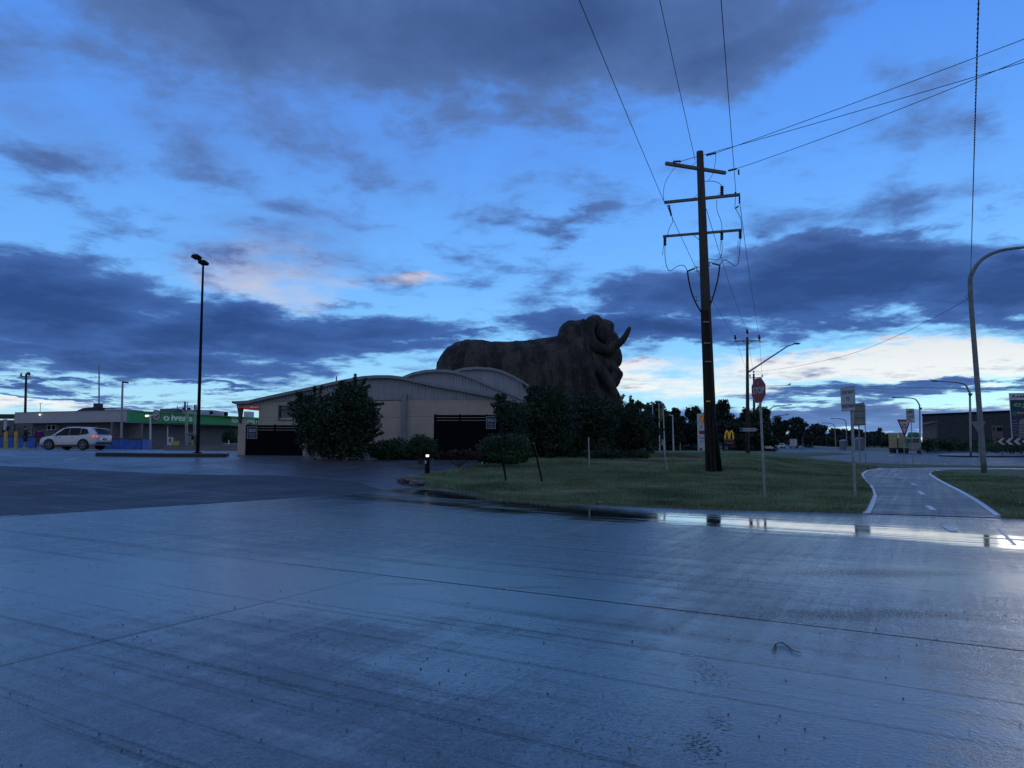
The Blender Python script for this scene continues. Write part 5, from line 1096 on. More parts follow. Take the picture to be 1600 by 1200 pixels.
# roundabout give way triangle
def tri(w, h, r=.0): return [(-w / 2, h / 2), (w / 2, h / 2), (0, -h / 2)][::-1]
TB = G(1412, 725); TD = TB.y; tg = signpost('give_way_sign', 'triangular give way sign with roundabout arrows beside the bike lane sign', TB, W(1413.2, 662, TD), .035)
fr = Fr(W(1413, 669.5, TD - .06), math.radians(12)); w_ = 25 * TD / F; h_ = 28 * TD / F
s_ = plate(fr, tri(w_, h_), 0, .004, 'sign_red', tg); plate(fr, [(a * .70, b * .66 + h_ * .055) for a, b in tri(w_, h_)], .0042, .006, 'sign_white', s_, 'white_face')
for k in range(3):
    a0 = k * 120 + 20; mb = MB(); pts = []
    for rr_, rng_ in ((.125 * w_ * 1.25, range(0, 86, 12)), (.10 * w_ * 1.0, range(84, -1, -12))):
        for a in rng_: pts.append((rr_ * math.cos(math.radians(a0 + a)), rr_ * math.sin(math.radians(a0 + a)) + h_ * .13))
    fr.poly(mb, pts, .0062, .008); am = math.radians(a0 + 92); q = .118 * w_
    fr.poly(mb, [((q + dd * .05 * w_) * math.cos(am - .35 * (1 - e)), (q + dd * .05 * w_) * math.sin(am - .35 * (1 - e)) + h_ * .13) for dd, e in ((1.3, 0), (-1.3, 0), (0, 1.6))], .0062, .008); mb.build('arrow', M['sign_black'], s_)
# bike lane sign
LBp = G(1426.5, 727.5); LDp = LBp.y; bl_ = signpost('bike_lane_sign', 'rectangular bike lane sign on a slim leaning post', LBp, W(1423.3, 645, LDp), .03)
k = LDp / F; fr = Fr(W(1422.3, 647, LDp - .06), math.radians(10)); s_ = plate(fr, roundrect(14.5 * k, 17 * k, .03), 0, .004, 'sign_black', bl_); plate(fr, roundrect(13.6 * k, 16.2 * k, .03), .0042, .0055, 'sign_white', s_, 'white_face')
for cx in (-4 * k, 4 * k): d_ = disc(fr, cx, 2 * k, 2.6 * k, .006, .008, 20, 2.0 * k); d_.build('wheel_symbol', M['sign_black'], s_)
mb = MB()
for a, b_ in (((-4, 2), (-1.5, 5)), ((-1.5, 5), (2.5, 5)), ((2.5, 5), (0, 1.6)), ((-1.5, 5), (0, 1.6)), ((0, 1.6), (-4, 2)), ((4, 2), (2.2, 6)), ((-1.8, 5.6), (-1.2, 5)), ((2.2, 6), (3.4, 6))):
    p, q = fr(a[0] * k, a[1] * k, .007), fr(b_[0] * k, b_[1] * k, .007); mb.bar(p, q, .55 * k, .55 * k)
mb.build('bicycle_frame_symbol', M['sign_black'], s_); text('LANE', fr, 0, -4.5 * k, .006, 6.5 * k, M['sign_black'], s_, 'lettering', 11.5 * k, bold=.003, thick=.002)
fr2 = Fr(W(1422.8, 658.2, LDp - .06), math.radians(10)); s2_p = plate(fr2, roundrect(15 * k, 4.4 * k, .02), 0, .004, 'sign_white', bl_); text('ENDS', fr2, 0, 0, .005, 3.6 * k, M['sign_back'], s2_p, 'lettering', 8 * k, thick=.002)
# back of a triangle by the tall light
XB = Gy(1520, 70); xb = thing('give_way_sign', XB, 'grey back of a triangular give way sign partly hidden by the tall street light', 'sign'); fr = Fr(W(1529, 668.5, 70), 0); k = 70 / F
mb = MB(); mb.tube([Gy(1530, 70), W(1529, 662, 70.1)], .035, 8); mb.build('post', M['galvanised'], xb); plate(fr, tri(23 * k, 20 * k), 0, .01, 'sign_back', xb)
# street name blade on second pole line
DB = Gy(1170, 60); db = thing('street_name_sign', DB, 'white arrow shaped DUCKS LANE street name blade between the power poles', 'sign'); k = 60 / F; fr = Fr(W(1169.5, 671.3, 60), 0)
mb = MB(); mb.tube([DB, W(1170, 668, 60.05)], .03, 8); mb.build('post', M['dark_steel'], db)
s_ = plate(fr, [(-14.2 * k, -2.5 * k), (11.5 * k, -2.5 * k), (14.3 * k, 0), (11.5 * k, 2.5 * k), (-14.2 * k, 2.5 * k)], .05, .056, 'sign_white', db)
plate(fr, [(-14.2 * k, -2.0 * k), (-9.2 * k, -2.0 * k), (-9.2 * k, 2.0 * k), (-14.2 * k, 2.0 * k)], .0562, .058, 'navy', s_, 'dark_panel')
text('DUCKS LANE', fr, -1.2 * k, 0, .0585, 3.6 * k, M['sign_black'], s_, 'lettering', 20.5 * k, bold=.003, thick=.003)
plate(fr, [(10 * k, -2.3 * k), (11.3 * k, -2.3 * k), (13.6 * k, 0), (11.3 * k, 2.3 * k), (10 * k, 2.3 * k), (12.1 * k, 0)], .0562, .059, 'sign_black', s_, 'arrow')
# chevrons on the roundabout
CB = Gy(1600, 105); ch = thing('chevron_board', CB, 'long black and white chevron board on the roundabout pointing left', 'sign'); fr = Fr(CB, math.radians(-34)); k = 105 / F
a0, b1 = hit(fr, 1557.5, 684.8); a1, b0 = hit(fr, 1680, 694.8); plate(fr, [(a0, b0), (a1, b0), (a1, b1), (a0, b1)], 0, .01, 'sign_black', ch, 'board')
for i in range(10):
    a = a0 + (.8 + i * 10.4) * k; hh = (b1 - b0) / 2; bm_ = (b0 + b1) / 2; w_ = 5.0 * k; e = 5.2 * k
    plate(fr, [(a, bm_), (a + e, b1), (a + e + w_, b1), (a + w_, bm_), (a + e + w_, b0), (a + e, b0)], .011, .016, 'sign_white', ch, 'chevron')
for u in (1566, 1595, 1625, 1660): mb = MB(); mb.tube([Gy(u, 105.1), W(u, 690, 105.1)], .04, 6); mb.build('post', M['dark_steel'], ch)
for u in (1566, 1596): mb = MB(); p = Gy(u, 62 if u > 1590 else 63); 
for u, lab in ((1566, 'thin dark stake at the traffic island below the first chevrons'), (1595.5, 'thin dark stake at the traffic island near the right edge')):
    p = G(u, 710.5) + Vector((0, 0, .15)); o = thing('island_stake', p, lab, 'stake'); mb = MB(); mb.tube([p, p + Vector((0, 0, .42))], [.035, .03], 8); mb.ell(p + Vector((0, 0, .42)), .035); mb.build('stake', M['dark_steel'], o)
# fuel totems
AB = Gy(1610, 125); am_ = thing('fuel_price_sign', AB, 'tall dark and white fuel price totem cut by the right edge', 'sign'); k = 125 / F; fr = Fr(AB, math.radians(-30))
def pr(u0, v0, u1, v1, c0, c1, matl, parent, name):
    mb = MB(); frect(fr, mb, u0, v0, u1, v1, c0, c1); return mb.build(name, M[matl], parent)
mb = MB(); fr.poly(mb, [hit(fr, *q) for q in ((1577.6, 614.2), (1640, 613.4), (1641, 692), (1582.5, 690))], -.5, 0); tot = mb.build('body', M['navy'], am_)
mb = MB(); fr.poly(mb, [hit(fr, *q) for q in ((1577.6, 614.2), (1640, 613.4), (1640, 624.6), (1578.2, 625))], .005, .04); hd = mb.build('header_panel', M['ampol_white'], am_)
mb = MB(); fr.poly(mb, [hit(fr, *q) for q in ((1576.6, 614.2), (1577.7, 614.2), (1582.6, 690), (1581.4, 690))], -.5, .04); mb.build('edge_trim', M['ampol_white'], am_)
a, b_ = hit(fr, 1587, 620); text('AMPOL', fr, hit(fr, 1587.3, 620)[0], b_, .045, 4.2 * k, M['sign_black'], hd, 'lettering', 26 * k, align='LEFT', bold=.01, thick=.02)
mb = MB(); P_ = [hit(fr, *q) for q in ((1580, 622), (1581.3, 622), (1584, 618.6), (1585, 622), (1586, 622), (1584.4, 617), (1583.4, 617))]; fr.poly(mb, P_, .045, .06); mb.build('logo_mark', M['sign_black'], hd)
a, b_ = hit(fr, 1582.3, 631.8); text('eg', fr, a, b_, .01, 13 * k, M['eg_green'], am_, 'lettering', 22 * k, align='LEFT', bold=.01, thick=.03)
a, b_ = hit(fr, 1589.3, 645); text('Save', fr, a, b_, .01, 5 * k, M['sign_white'], am_, 'lettering', 11 * k, align='LEFT', bold=.01, thick=.02); pr(1590, 648, 1602, 649.8, .005, .02, 'sign_red', am_, 'red_strip')
d_ = disc(fr, *hit(fr, 1585, 646.3), 2.6 * k, .01, .03, 18, 1.9 * k); d_.build('logo_ring', M['eg_green'], am_)
for v, w_ in ((656.5, 7), (661, 8), (665.5, 8.5), (670, 8), (674.5, 5.5), (679, 9)): pr(1582, v, 1582 + w_, v + 1, .005, .02, 'sign_back', am_, 'price_strip')
mb = MB(); P_ = [hit(fr, *q) for q in ((1592, 686), (1592, 661), (1593, 657.5), (1596, 655), (1600, 654), (1604, 655), (1607, 657.5), (1608, 661), (1608, 686))]; fr.poly(mb, P_, .005, .02); arch_ = mb.build('arch_panel', M['sign_back'], am_)
for v in (663, 666.5, 670, 673.5, 677, 680.5, 683.5): pr(1592.6, v, 1608, v + .9, .021, .03, 'navy', arch_, 'slot')
# shell totem, flagpoles, golden arches
SHD = 88; sh_ = thing('fuel_price_sign', Gy(1099, SHD), 'pale fuel price totem with yellow shell half hidden by the big pole', 'sign'); fr = Fr(Vector((0, SHD, 0)), 0); k = SHD / F
b_body = pr(1090.4, 646.2, 1110, 704, -.4, 0, 'ampol_white', sh_, 'body')
ce = hit(fr, 1099.5, 655); pts = [(ce[0] + 6.4 * k * math.cos(math.radians(a)) * (1.0 if i % 2 else .93), ce[1] + 6 * k * math.sin(math.radians(a)) * (1.0 if i % 2 else .93)) for i, a in enumerate(range(-38, 219, 16))] + [(ce[0] - 2.4 * k, ce[1] - 5.4 * k), (ce[0] + 2.4 * k, ce[1] - 5.4 * k)]
e1 = plate(fr, pts, .005, .02, 'sign_red', sh_, 'shell_emblem'); plate(fr, [(ce[0] + (x - ce[0]) * .86, ce[1] + (y - ce[1]) * .86) for x, y in pts], .021, .03, 'shell_yellow', e1, 'shell_face')
for a in range(30, 160, 20): mb = MB(); p = fr(ce[0], ce[1] - 4 * k, .035); q = fr(ce[0] + 5 * k * math.cos(math.radians(a)), ce[1] + 5 * k * math.sin(math.radians(a)) , .035); mb.bar(p, q, .03, .012); mb.build('shell_rib', M['sign_red'], e1)
pr(1092.2, 673, 1106, 678, .005, .03, 'sign_red', sh_, 'red_panel'); text('EFTPOS', Fr(Vector((0, SHD, 0)), 0), *hit(fr, 1099.5, 675.5), .032, 2.6 * k, M['sign_white'], sh_, 'lettering', 12 * k, thick=.01) if False else None
pr(1093, 684, 1106, 685.2, .005, .02, 'navy', sh_, 'price_strip'); pr(1093, 689, 1106, 689.8, .005, .02, 'maroon', sh_, 'price_strip'); pr(1092.8, 700, 1097.5, 703, .005, .03, 'sign_red', sh_, 'red_panel')
d_ = disc(fr, *hit(fr, 1096, 666.5), 1.6 * k, .005, .02, 14, 1.0 * k); d_.build('round_logo', M['maroon'], sh_)
MD = 115; mc = thing('arches_sign', Gy(1139, MD), 'yellow double arch above a maroon board near the second pole', 'sign'); fr = Fr(Vector((0, MD, 0)), 0); k = MD / F
mb = MB()
for s_ in (-1, 1):
    P_ = []
    for i in range(15):
        t_ = i / 14; x = (-6.6 + 6.2 * t_) if s_ < 0 else (.4 + 6.2 * t_); hh = 12.2 * (1 - abs(2 * t_ - 1) ** 2.6); u = 1139.4 + x; P_.append(fr(*hit(fr, u, 685.5 - hh), 0))
    mb.tube(P_, [.10 + .03 * abs(2 * i / 14 - 1) for i in range(15)], 6)
mb.build('arches', M['yellow_arch'], mc)
pr(1131.5, 687.6, 1147, 691.5, -.3, 0, 'maroon', mc, 'board'); text("McDonald's", fr, *hit(fr, 1139.3, 686.6), .0, 2.2 * k, M['sign_white'], mc, 'lettering', 15.5 * k, thick=.05)
pr(1132, 691.8, 1147, 694, -.3, -.02, 'navy', mc, 'board'); pr(1132, 696, 1137.5, 703, -.2, 0, 'navy', mc, 'board'); pr(1134, 703, 1145, 706, -.3, -.1, 'dark_steel', mc, 'base')
pr(1134, 692.5, 1145, 693.3, 0, .02, 'sign_back', mc, 'text_strip'); pr(1141, 697.5, 1149, 699, -.1, 0, 'maroon', mc, 'text_strip')
for q in ((1132.5, 699, 1134, 702), (1135, 699, 1137, 702)): pr(*q, .005, .03, 'sign_back', mc, 'symbol')
nb = thing('letter_board', Gy(1126, 100), 'small dark board with pale N right of the big pole foot', 'sign'); fr = Fr(Vector((0, 100, 0)), 0)
pr(1122.5, 692, 1129, 704.5, -.1, 0, 'navy', nb, 'board'); text('N', fr, *hit(fr, 1125.5, 698.8), .01, 5.5 * 100 / F, M['sign_white'], nb, 'lettering', thick=.02); pr(1124, 702.7, 1129, 703.6, .005, .02, 'sign_white', nb, 'strip')
for u, ub, vt, lab, fl in ((1019.2, 1022.3, 628, 'leftmost of the three white flagpoles', 'flag_blue'), (1029.5, 1031, 630, 'middle of the three white flagpoles', None), (1036, 1039, 634, 'rightmost of the three white flagpoles with dull yellow flag', 'flag_yellow')):
    D = 92; b0 = Gy(ub, D); fp_ = thing('flagpole', b0, lab, 'flagpole', 'white flagpoles'); mb = MB(); mb.tube([b0, W(u, vt, D)], [.085, .05], 8); mb.ell(W(u, vt, D), .07); mb.build('pole', M['white_render'], fp_)
    if fl:
        x = -1 if fl == 'flag_yellow' else -1; vs = []; k = D / F
        for i in range(7):
            for j in range(4): vs.append(W(u - .4 - j * 1.3 + .4 * math.sin(i + j * 2), (638 if fl == 'flag_yellow' else 640) + i * 3.2 + j * .5, D + .15 * math.sin(j * 2.2 + i * .5)))
        mb = MB(); mb.add(vs, [(i * 4 + j, i * 4 + j + 1, i * 4 + 4 + j + 1, i * 4 + 4 + j) for i in range(6) for j in range(3)]); o = mb.build('flag', M[fl], fp_, smooth=True, fix=False); sm = o.modifiers.new('cloth', 'SOLIDIFY'); sm.thickness = .01
lp = simplepole('lamp_post', 1052.5, 649, 88, .09, 'bent white lamp post right of the flagpoles', matl='white_render', u1=1051, cat='lamp post'); mb = MB(); mb.bar(W(1051.3, 649, 88), W(1045.5, 648.5, 88), .12, .12); mb.build('lamp_head', M['white_render'], lp)
simplepole('marker_post', 1063, 692, 85, .06, 'short grey marker post right of the bent lamp post', cat='post')
cl = thing('camera_mast', Gy(1008.5, 95), 'slim mast with dark box arm left of the flagpoles', 'mast'); mb = MB(); mb.tube([Gy(1008.5, 95), W(1008.5, 634, 95)], .06, 6); mb.build('pole', M['dark_steel'], cl); mb = MB(); mb.bar(W(1002, 634.5, 95), W(1018, 635.5, 95), .1, .1); mb.box(W(1004.5, 634, 95), (.5, .3, .22)); mb.build('arm', M['dark_steel'], cl)
# white planks / letters low at the end of the shrubbery
lw_ = thing('white_letter_row', Gy(1012, 88), 'low row of white freestanding shapes at the far lawn edge', 'letters'); fr = Fr(Vector((0, 88, 0)), 0)
for u, v, w_, h_ in ((1000, 703, 3, 1.6), (1004, 702.6, 3, 1.5), (1008.4, 700.6, 2.4, 2.8), (1011.6, 701.2, 2, 3.6), (1014.2, 701.2, 1.4, 4), (1016.2, 701.6, 1.4, 4), (1019.4, 700.6, 2, 1.2), (1021.5, 702.6, 2, 2)): pr(u, v - h_ / 2, u + w_, v + h_ / 2 + 1, -.2, 0, 'white_render', lw_, 'block')

# ================================================================== SMALL THINGS ON THE LAWN AND LOT
BB = G(667.5, 744.5); BD = BB.y; bo = thing('bollard_light', BB, 'black bollard with small lit cap on the tip of the lawn', 'bollard'); k = BD / F; H_ = 36 * k
mb = MB(); mb.tube([BB - Vector((0, 0, .05)), BB + Vector((0, 0, H_ * .84))], .10, 16); mb.build('body', M['black_metal'], bo, smooth=False)
mb = MB(); mb.tube([BB + Vector((0, 0, H_ * .84)), BB + Vector((0, 0, H_ * .94))], .065, 12); mb.build('diffuser', M['lamp_lit'], bo)
mb = MB(); mb.tube([BB + Vector((0, 0, H_ * .94)), BB + Vector((0, 0, H_))], [.105, .09], 16); mb.build('cap', M['black_metal'], bo)
mb = MB(); mb.box(BB + Vector((-.06, -.095, H_ * .62)), (.06, .02, .12)); mb.build('tag', M['white_render'], bo)
for (ub, vb, ut, vt, r_, mt, lab) in ((792, 755.5, 779.5, 683, .045, 'black_metal', 'left of the two leaning dark stakes on the lawn'), (849, 756, 834, 693, .045, 'black_metal', 'right of the two leaning dark stakes on the lawn'), (920.7, 734, 919.5, 684, .03, 'galvanised', 'upright thin grey stake on the lawn below the trees'), (1043, 739, 1035.3, 687, .03, 'galvanised', 'slightly leaning thin grey marker left of the big pole')):
    b0 = G(ub, vb); t_ = thing('stake', b0, lab, 'stake'); tp = W(ut, vt, b0.y + .1); mb = MB()
    if mt == 'black_metal': mb.bar(b0 - Vector((0, 0, .1)), tp, r_ * 1.6, r_ * 1.3)
    else: mb.tube([b0 - Vector((0, 0, .1)), tp], r_, 8)
    mb.build('stake', M[mt], t_); mb = MB(); mb.tube([tp, tp + Vector((0, 0, .03))], [r_ * 1.3, r_], 8); mb.build('cap', M['weathered_timber'], t_)
    if abs(ub - 1043) < 1: mb = MB(); mb.bar(tp - Vector((0, 0.04, .25)), tp - Vector((0, .04, 0)), .10, .01); mb.build('marker_plate', M['galvanised'], t_)
# small posts far right of lawn
for u, vb, vt, D, lab in ((1254, 706, 682, 120, 'thin dark road marker beside the highway'), (1191, 707, 690, 140, 'thin post left of the white hatchback'), (1269, 704, 690, 160, 'small sign post on the highway median')): simplepole('road_marker', u, vt, D, .04, lab, cat='post')
def blobby(name, p, r, label, matl, cat, n=1, seedv=0):
    t_ = bmesh.new(); bmesh.ops.create_icosphere(t_, subdivisions=3, radius=1.0)
    rd = random.Random(seedv)
    ph = [rd.uniform(0, 6) for _ in range(6)]
    for v in t_.verts:
        k = 1 + .16 * math.sin(v.co.x * 3 + ph[0]) * math.sin(v.co.y * 4 + ph[1]) + .10 * math.sin(v.co.z * 6 + ph[2] + v.co.x * 5)
        v.co = Vector((v.co.x * r[0], v.co.y * r[1], v.co.z * r[2])) * k + p
    me = bpy.data.meshes.new(name); t_.to_mesh(me); t_.free(); o = link_mesh(name, me, M[matl], smooth=matl != 'stone'); return setp(o, label, cat)
p = G(755.3, 729); blobby('ball', p + Vector((0, 0, .13)), (.085, .085, .085), 'small pale ball lying where the lawn meets the car park', 'litter', 'ball')
p = G(642, 754); rock_at = [(642, 754, .42, .3, .20, 'largest grey rock at the tip of the lawn by the bollard'), (632, 752, .28, .2, .13, 'flat grey rock left of the largest rock'), (652, 757, .3, .22, .12, 'low rock right of the largest rock')]
for i, (u, v, a, b_, c, lab) in enumerate(rock_at): blobby('rock', G(u, v) + Vector((0, 0, c * .5)), (a, b_, c), lab, 'stone', 'rock', seedv=i)
def flatbit(name, u, v, w_, h_, label, cat='litter', matl='litter', z=.07):
    p = G(u, v); mb = MB(); rd = random.Random(int(u)); n_ = 8
    pts = [(p.x + w_ * math.cos(k * 2 * math.pi / n_) * rd.uniform(.7, 1.1), p.y + h_ * math.sin(k * 2 * math.pi / n_) * rd.uniform(.7, 1.1), p.z + z + rd.uniform(0, .02)) for k in range(n_)]
    mb.prism(pts, (0, 0, .006)); o = mb.build(name, M[matl]); return setp(o, label, cat)
flatbit('litter_scrap', 1231.5, 783.5, .10, .07, 'pale scrap on the grass right of the stop sign foot'); flatbit('litter_scrap', 1284, 765, .05, .05, 'small white scrap on the grass left of the pedestrian sign', z=.09)
flatbit('litter_scrap', 1263, 725, .05, .05, 'tiny pale scrap far out on the lawn', z=.09); flatbit('litter_scrap', 1593, 790, .10, .08, 'pale scrap on the right lawn near the frame edge'); flatbit('litter_scrap', 934, 745, .05, .05, 'tiny pale scrap on the lawn left of the marker', z=.09)
# twig on the concrete
tw = thing('twig', G(1225, 1015), 'thin forked twig lying on the wet concrete in the foreground', 'twig')
mb = MB(); z_ = Vector((0, 0, .008)); mb.tube([G(1207, 1017) + z_, G(1212, 1008) + z_, G(1222, 1006) + z_ * 1.5, G(1232, 1012) + z_, G(1238, 1018) + z_, G(1252, 1021) + z_], [.003, .004, .005, .005, .004, .002], 5); mb.tube([G(1212, 1008) + z_, G(1213, 1015) + z_, G(1209, 1020) + z_], [.004, .003, .002], 5); mb.build('stem', M['bark'], tw)
# gravel grit scattered on the slabs
mb = MB()
for i in range(750):
    y = 2.6 + 12 * random.random() ** 1.5; x = random.uniform(-.8, .75) * (y + 1)
    if x > (y - 3) * .55 + 2 and random.random() < .6: continue
    p = Vector((x, y, .003)); r_ = random.uniform(.004, .010)
    mb.add([p + Vector((random.uniform(.6, 1.2) * r_ * math.cos(a), random.uniform(.6, 1.2) * r_ * math.sin(a), 0)) for a in (0, 1.3, 2.5, 3.8, 5.1)] + [p + Vector((0, 0, r_ * .8))], [(0, 1, 5), (1, 2, 5), (2, 3, 5), (3, 4, 5), (4, 0, 5)])
mm('grit', (.03, .025, .02), .8); o = mb.build('grit', M['grit'], fix=False); setp(o, 'scattered dark grit and leaf crumbs on the wet concrete', 'grit', None, 'stuff')

# blue covered barriers, yellow bollards, frames by the roadhouse
def skip(u0, u1, vt, vb, D, dep, label):
    g_ = Gy((u0 + u1) / 2, D); t_ = thing('blue_barrier', g_, label, 'barrier'); fr = Fr(Vector((0, D, 0)), 0); a0, b1 = hit(fr, u0, vt); a1, b0 = hit(fr, u1, vb)
    n_ = 24; vs = []
    for i in range(n_ + 1):
        a = a0 + (a1 - a0) * i / n_; sg = .05 * math.sin(i * 1.9) + .03 * math.sin(i * 4.1); vs += [fr(a, b1 + .03 * math.sin(i * .9), sg * .3), fr(a, (b0 + b1) / 2, sg + .04), fr(a, b0, sg * 1.4 + .08)]
    mb = MB(); mb.add(vs, [(i * 3 + j, i * 3 + j + 1, i * 3 + 4 + j, i * 3 + 3 + j) for i in range(n_) for j in range(2)]); mb.build('cover', M['blue_tarp'], t_, smooth=True, fix=False)
    mb = MB(); fr.rect(mb, a0, b0, a1, b1 - .03, -dep, -.1); mb.build('body', M['blue_tarp'], t_)
    mb = MB(); mb.tube([fr(a0 - .05, b1 + .03, 0), fr((a0 + a1) / 2, b1 + .05, 0), fr(a1 + .05, b1 + .0, 0)], .06, 6); mb.build('rim', M['dark_steel'], t_); return t_
skip(150, 220.5, 686, 702.5, 68, 2.0, 'long blue covered barrier behind the white car'); skip(-40, 56, 682.5, 699, 62, 1.5, 'blue covered barrier behind the yellow bollards')
for u, lab in ((8.7, 'left of the two yellow bollards at the far left'), (25, 'right of the two yellow bollards at the far left')):
    b0 = Gy(u, 56); t_ = thing('yellow_bollard', b0, lab, 'bollard', 'yellow bollards'); mb = MB(); mb.tube([b0, W(u + .3, 675.5, 56)], .12, 12); mb.build('post', M['yellow_paint'], t_); mb = MB(); mb.ell(W(u + .3, 675.5, 56), (.12, .12, .06)); mb.build('cap', M['yellow_paint'], t_)
b0 = Gy(300, 66); t_ = thing('yellow_bollard', b0, 'yellow bollard with dark top beside the black lamp post', 'bollard'); mb = MB(); mb.tube([b0, W(300.8, 687, 66)], .07, 10); mb.build('post', M['yellow_paint'], t_); mb = MB(); mb.tube([W(300.8, 687, 66), W(301.3, 682, 66)], .10, 10); mb.build('cap', M['black_metal'], t_)
cb = thing('white_cabinet', Gy(265.5, 71), 'white upright cabinet beside the yellow grit box', 'cabinet'); fr = Fr(Vector((0, 71, 0)), .2); 
mb = MB(); frect(fr, mb, 263, 683, 268.3, 700, -.4, 0); mb.build('body', M['white_render'], cb); mb = MB(); frect(fr, mb, 264, 684.5, 267.3, 691, .005, .02); mb.build('door', M['office_wall'], cb)
yb = thing('yellow_box', Gy(273, 71), 'yellow storage box on the wall beside the white cabinet', 'box'); mb = MB(); frect(fr, mb, 268.6, 690.5, 277.5, 697, -.5, 0); mb.build('body', M['yellow_paint'], yb); mb = MB(); frect(fr, mb, 268.2, 689.2, 278, 690.6, -.53, .04); mb.build('lid', M['yellow_paint'], yb)
pf = thing('pipe_frame', Gy(297, 72), 'tall pale pipe frame with ladder rungs in front of the green fascia', 'frame'); fr = Fr(Vector((0, 72, 0)), 0)
for u, v0 in ((290, 640), (292.5, 640), (302.5, 640), (305, 640)): mb = MB(); mb.tube([W(u + .3, 700 if u < 300 else 680, 72), W(u, v0, 72)], .055, 6); mb.build('upright', M['galvanised'], pf)
for v, u0, u1 in ((641.5, 289, 306), (677.3, 288, 303), (690, 290, 297)): mb = MB(); mb.tube([W(u0, v, 71.9), W(u1, v, 71.9)], .045, 6); mb.build('rail', M['galvanised'], pf)
mb = MB(); frect(fr, mb, 292.5, 680, 297.5, 690, -.02, .02); mb.build('panel', M['sign_back'], pf)
rl = thing('white_rail', Gy(361, 66), 'low white rail fence by the courtyard shrubs', 'fence')
mb = MB(); mb.tube([Gy(357.5, 66), W(357.5, 688, 66)], .06, 6); mb.build('post', M['white_render'], rl)
for v in (693.2, 695.5): mb = MB(); mb.bar(W(349.5, v, 66), W(371, v, 66), .06, .05); mb.build('rail', M['white_render'], rl)

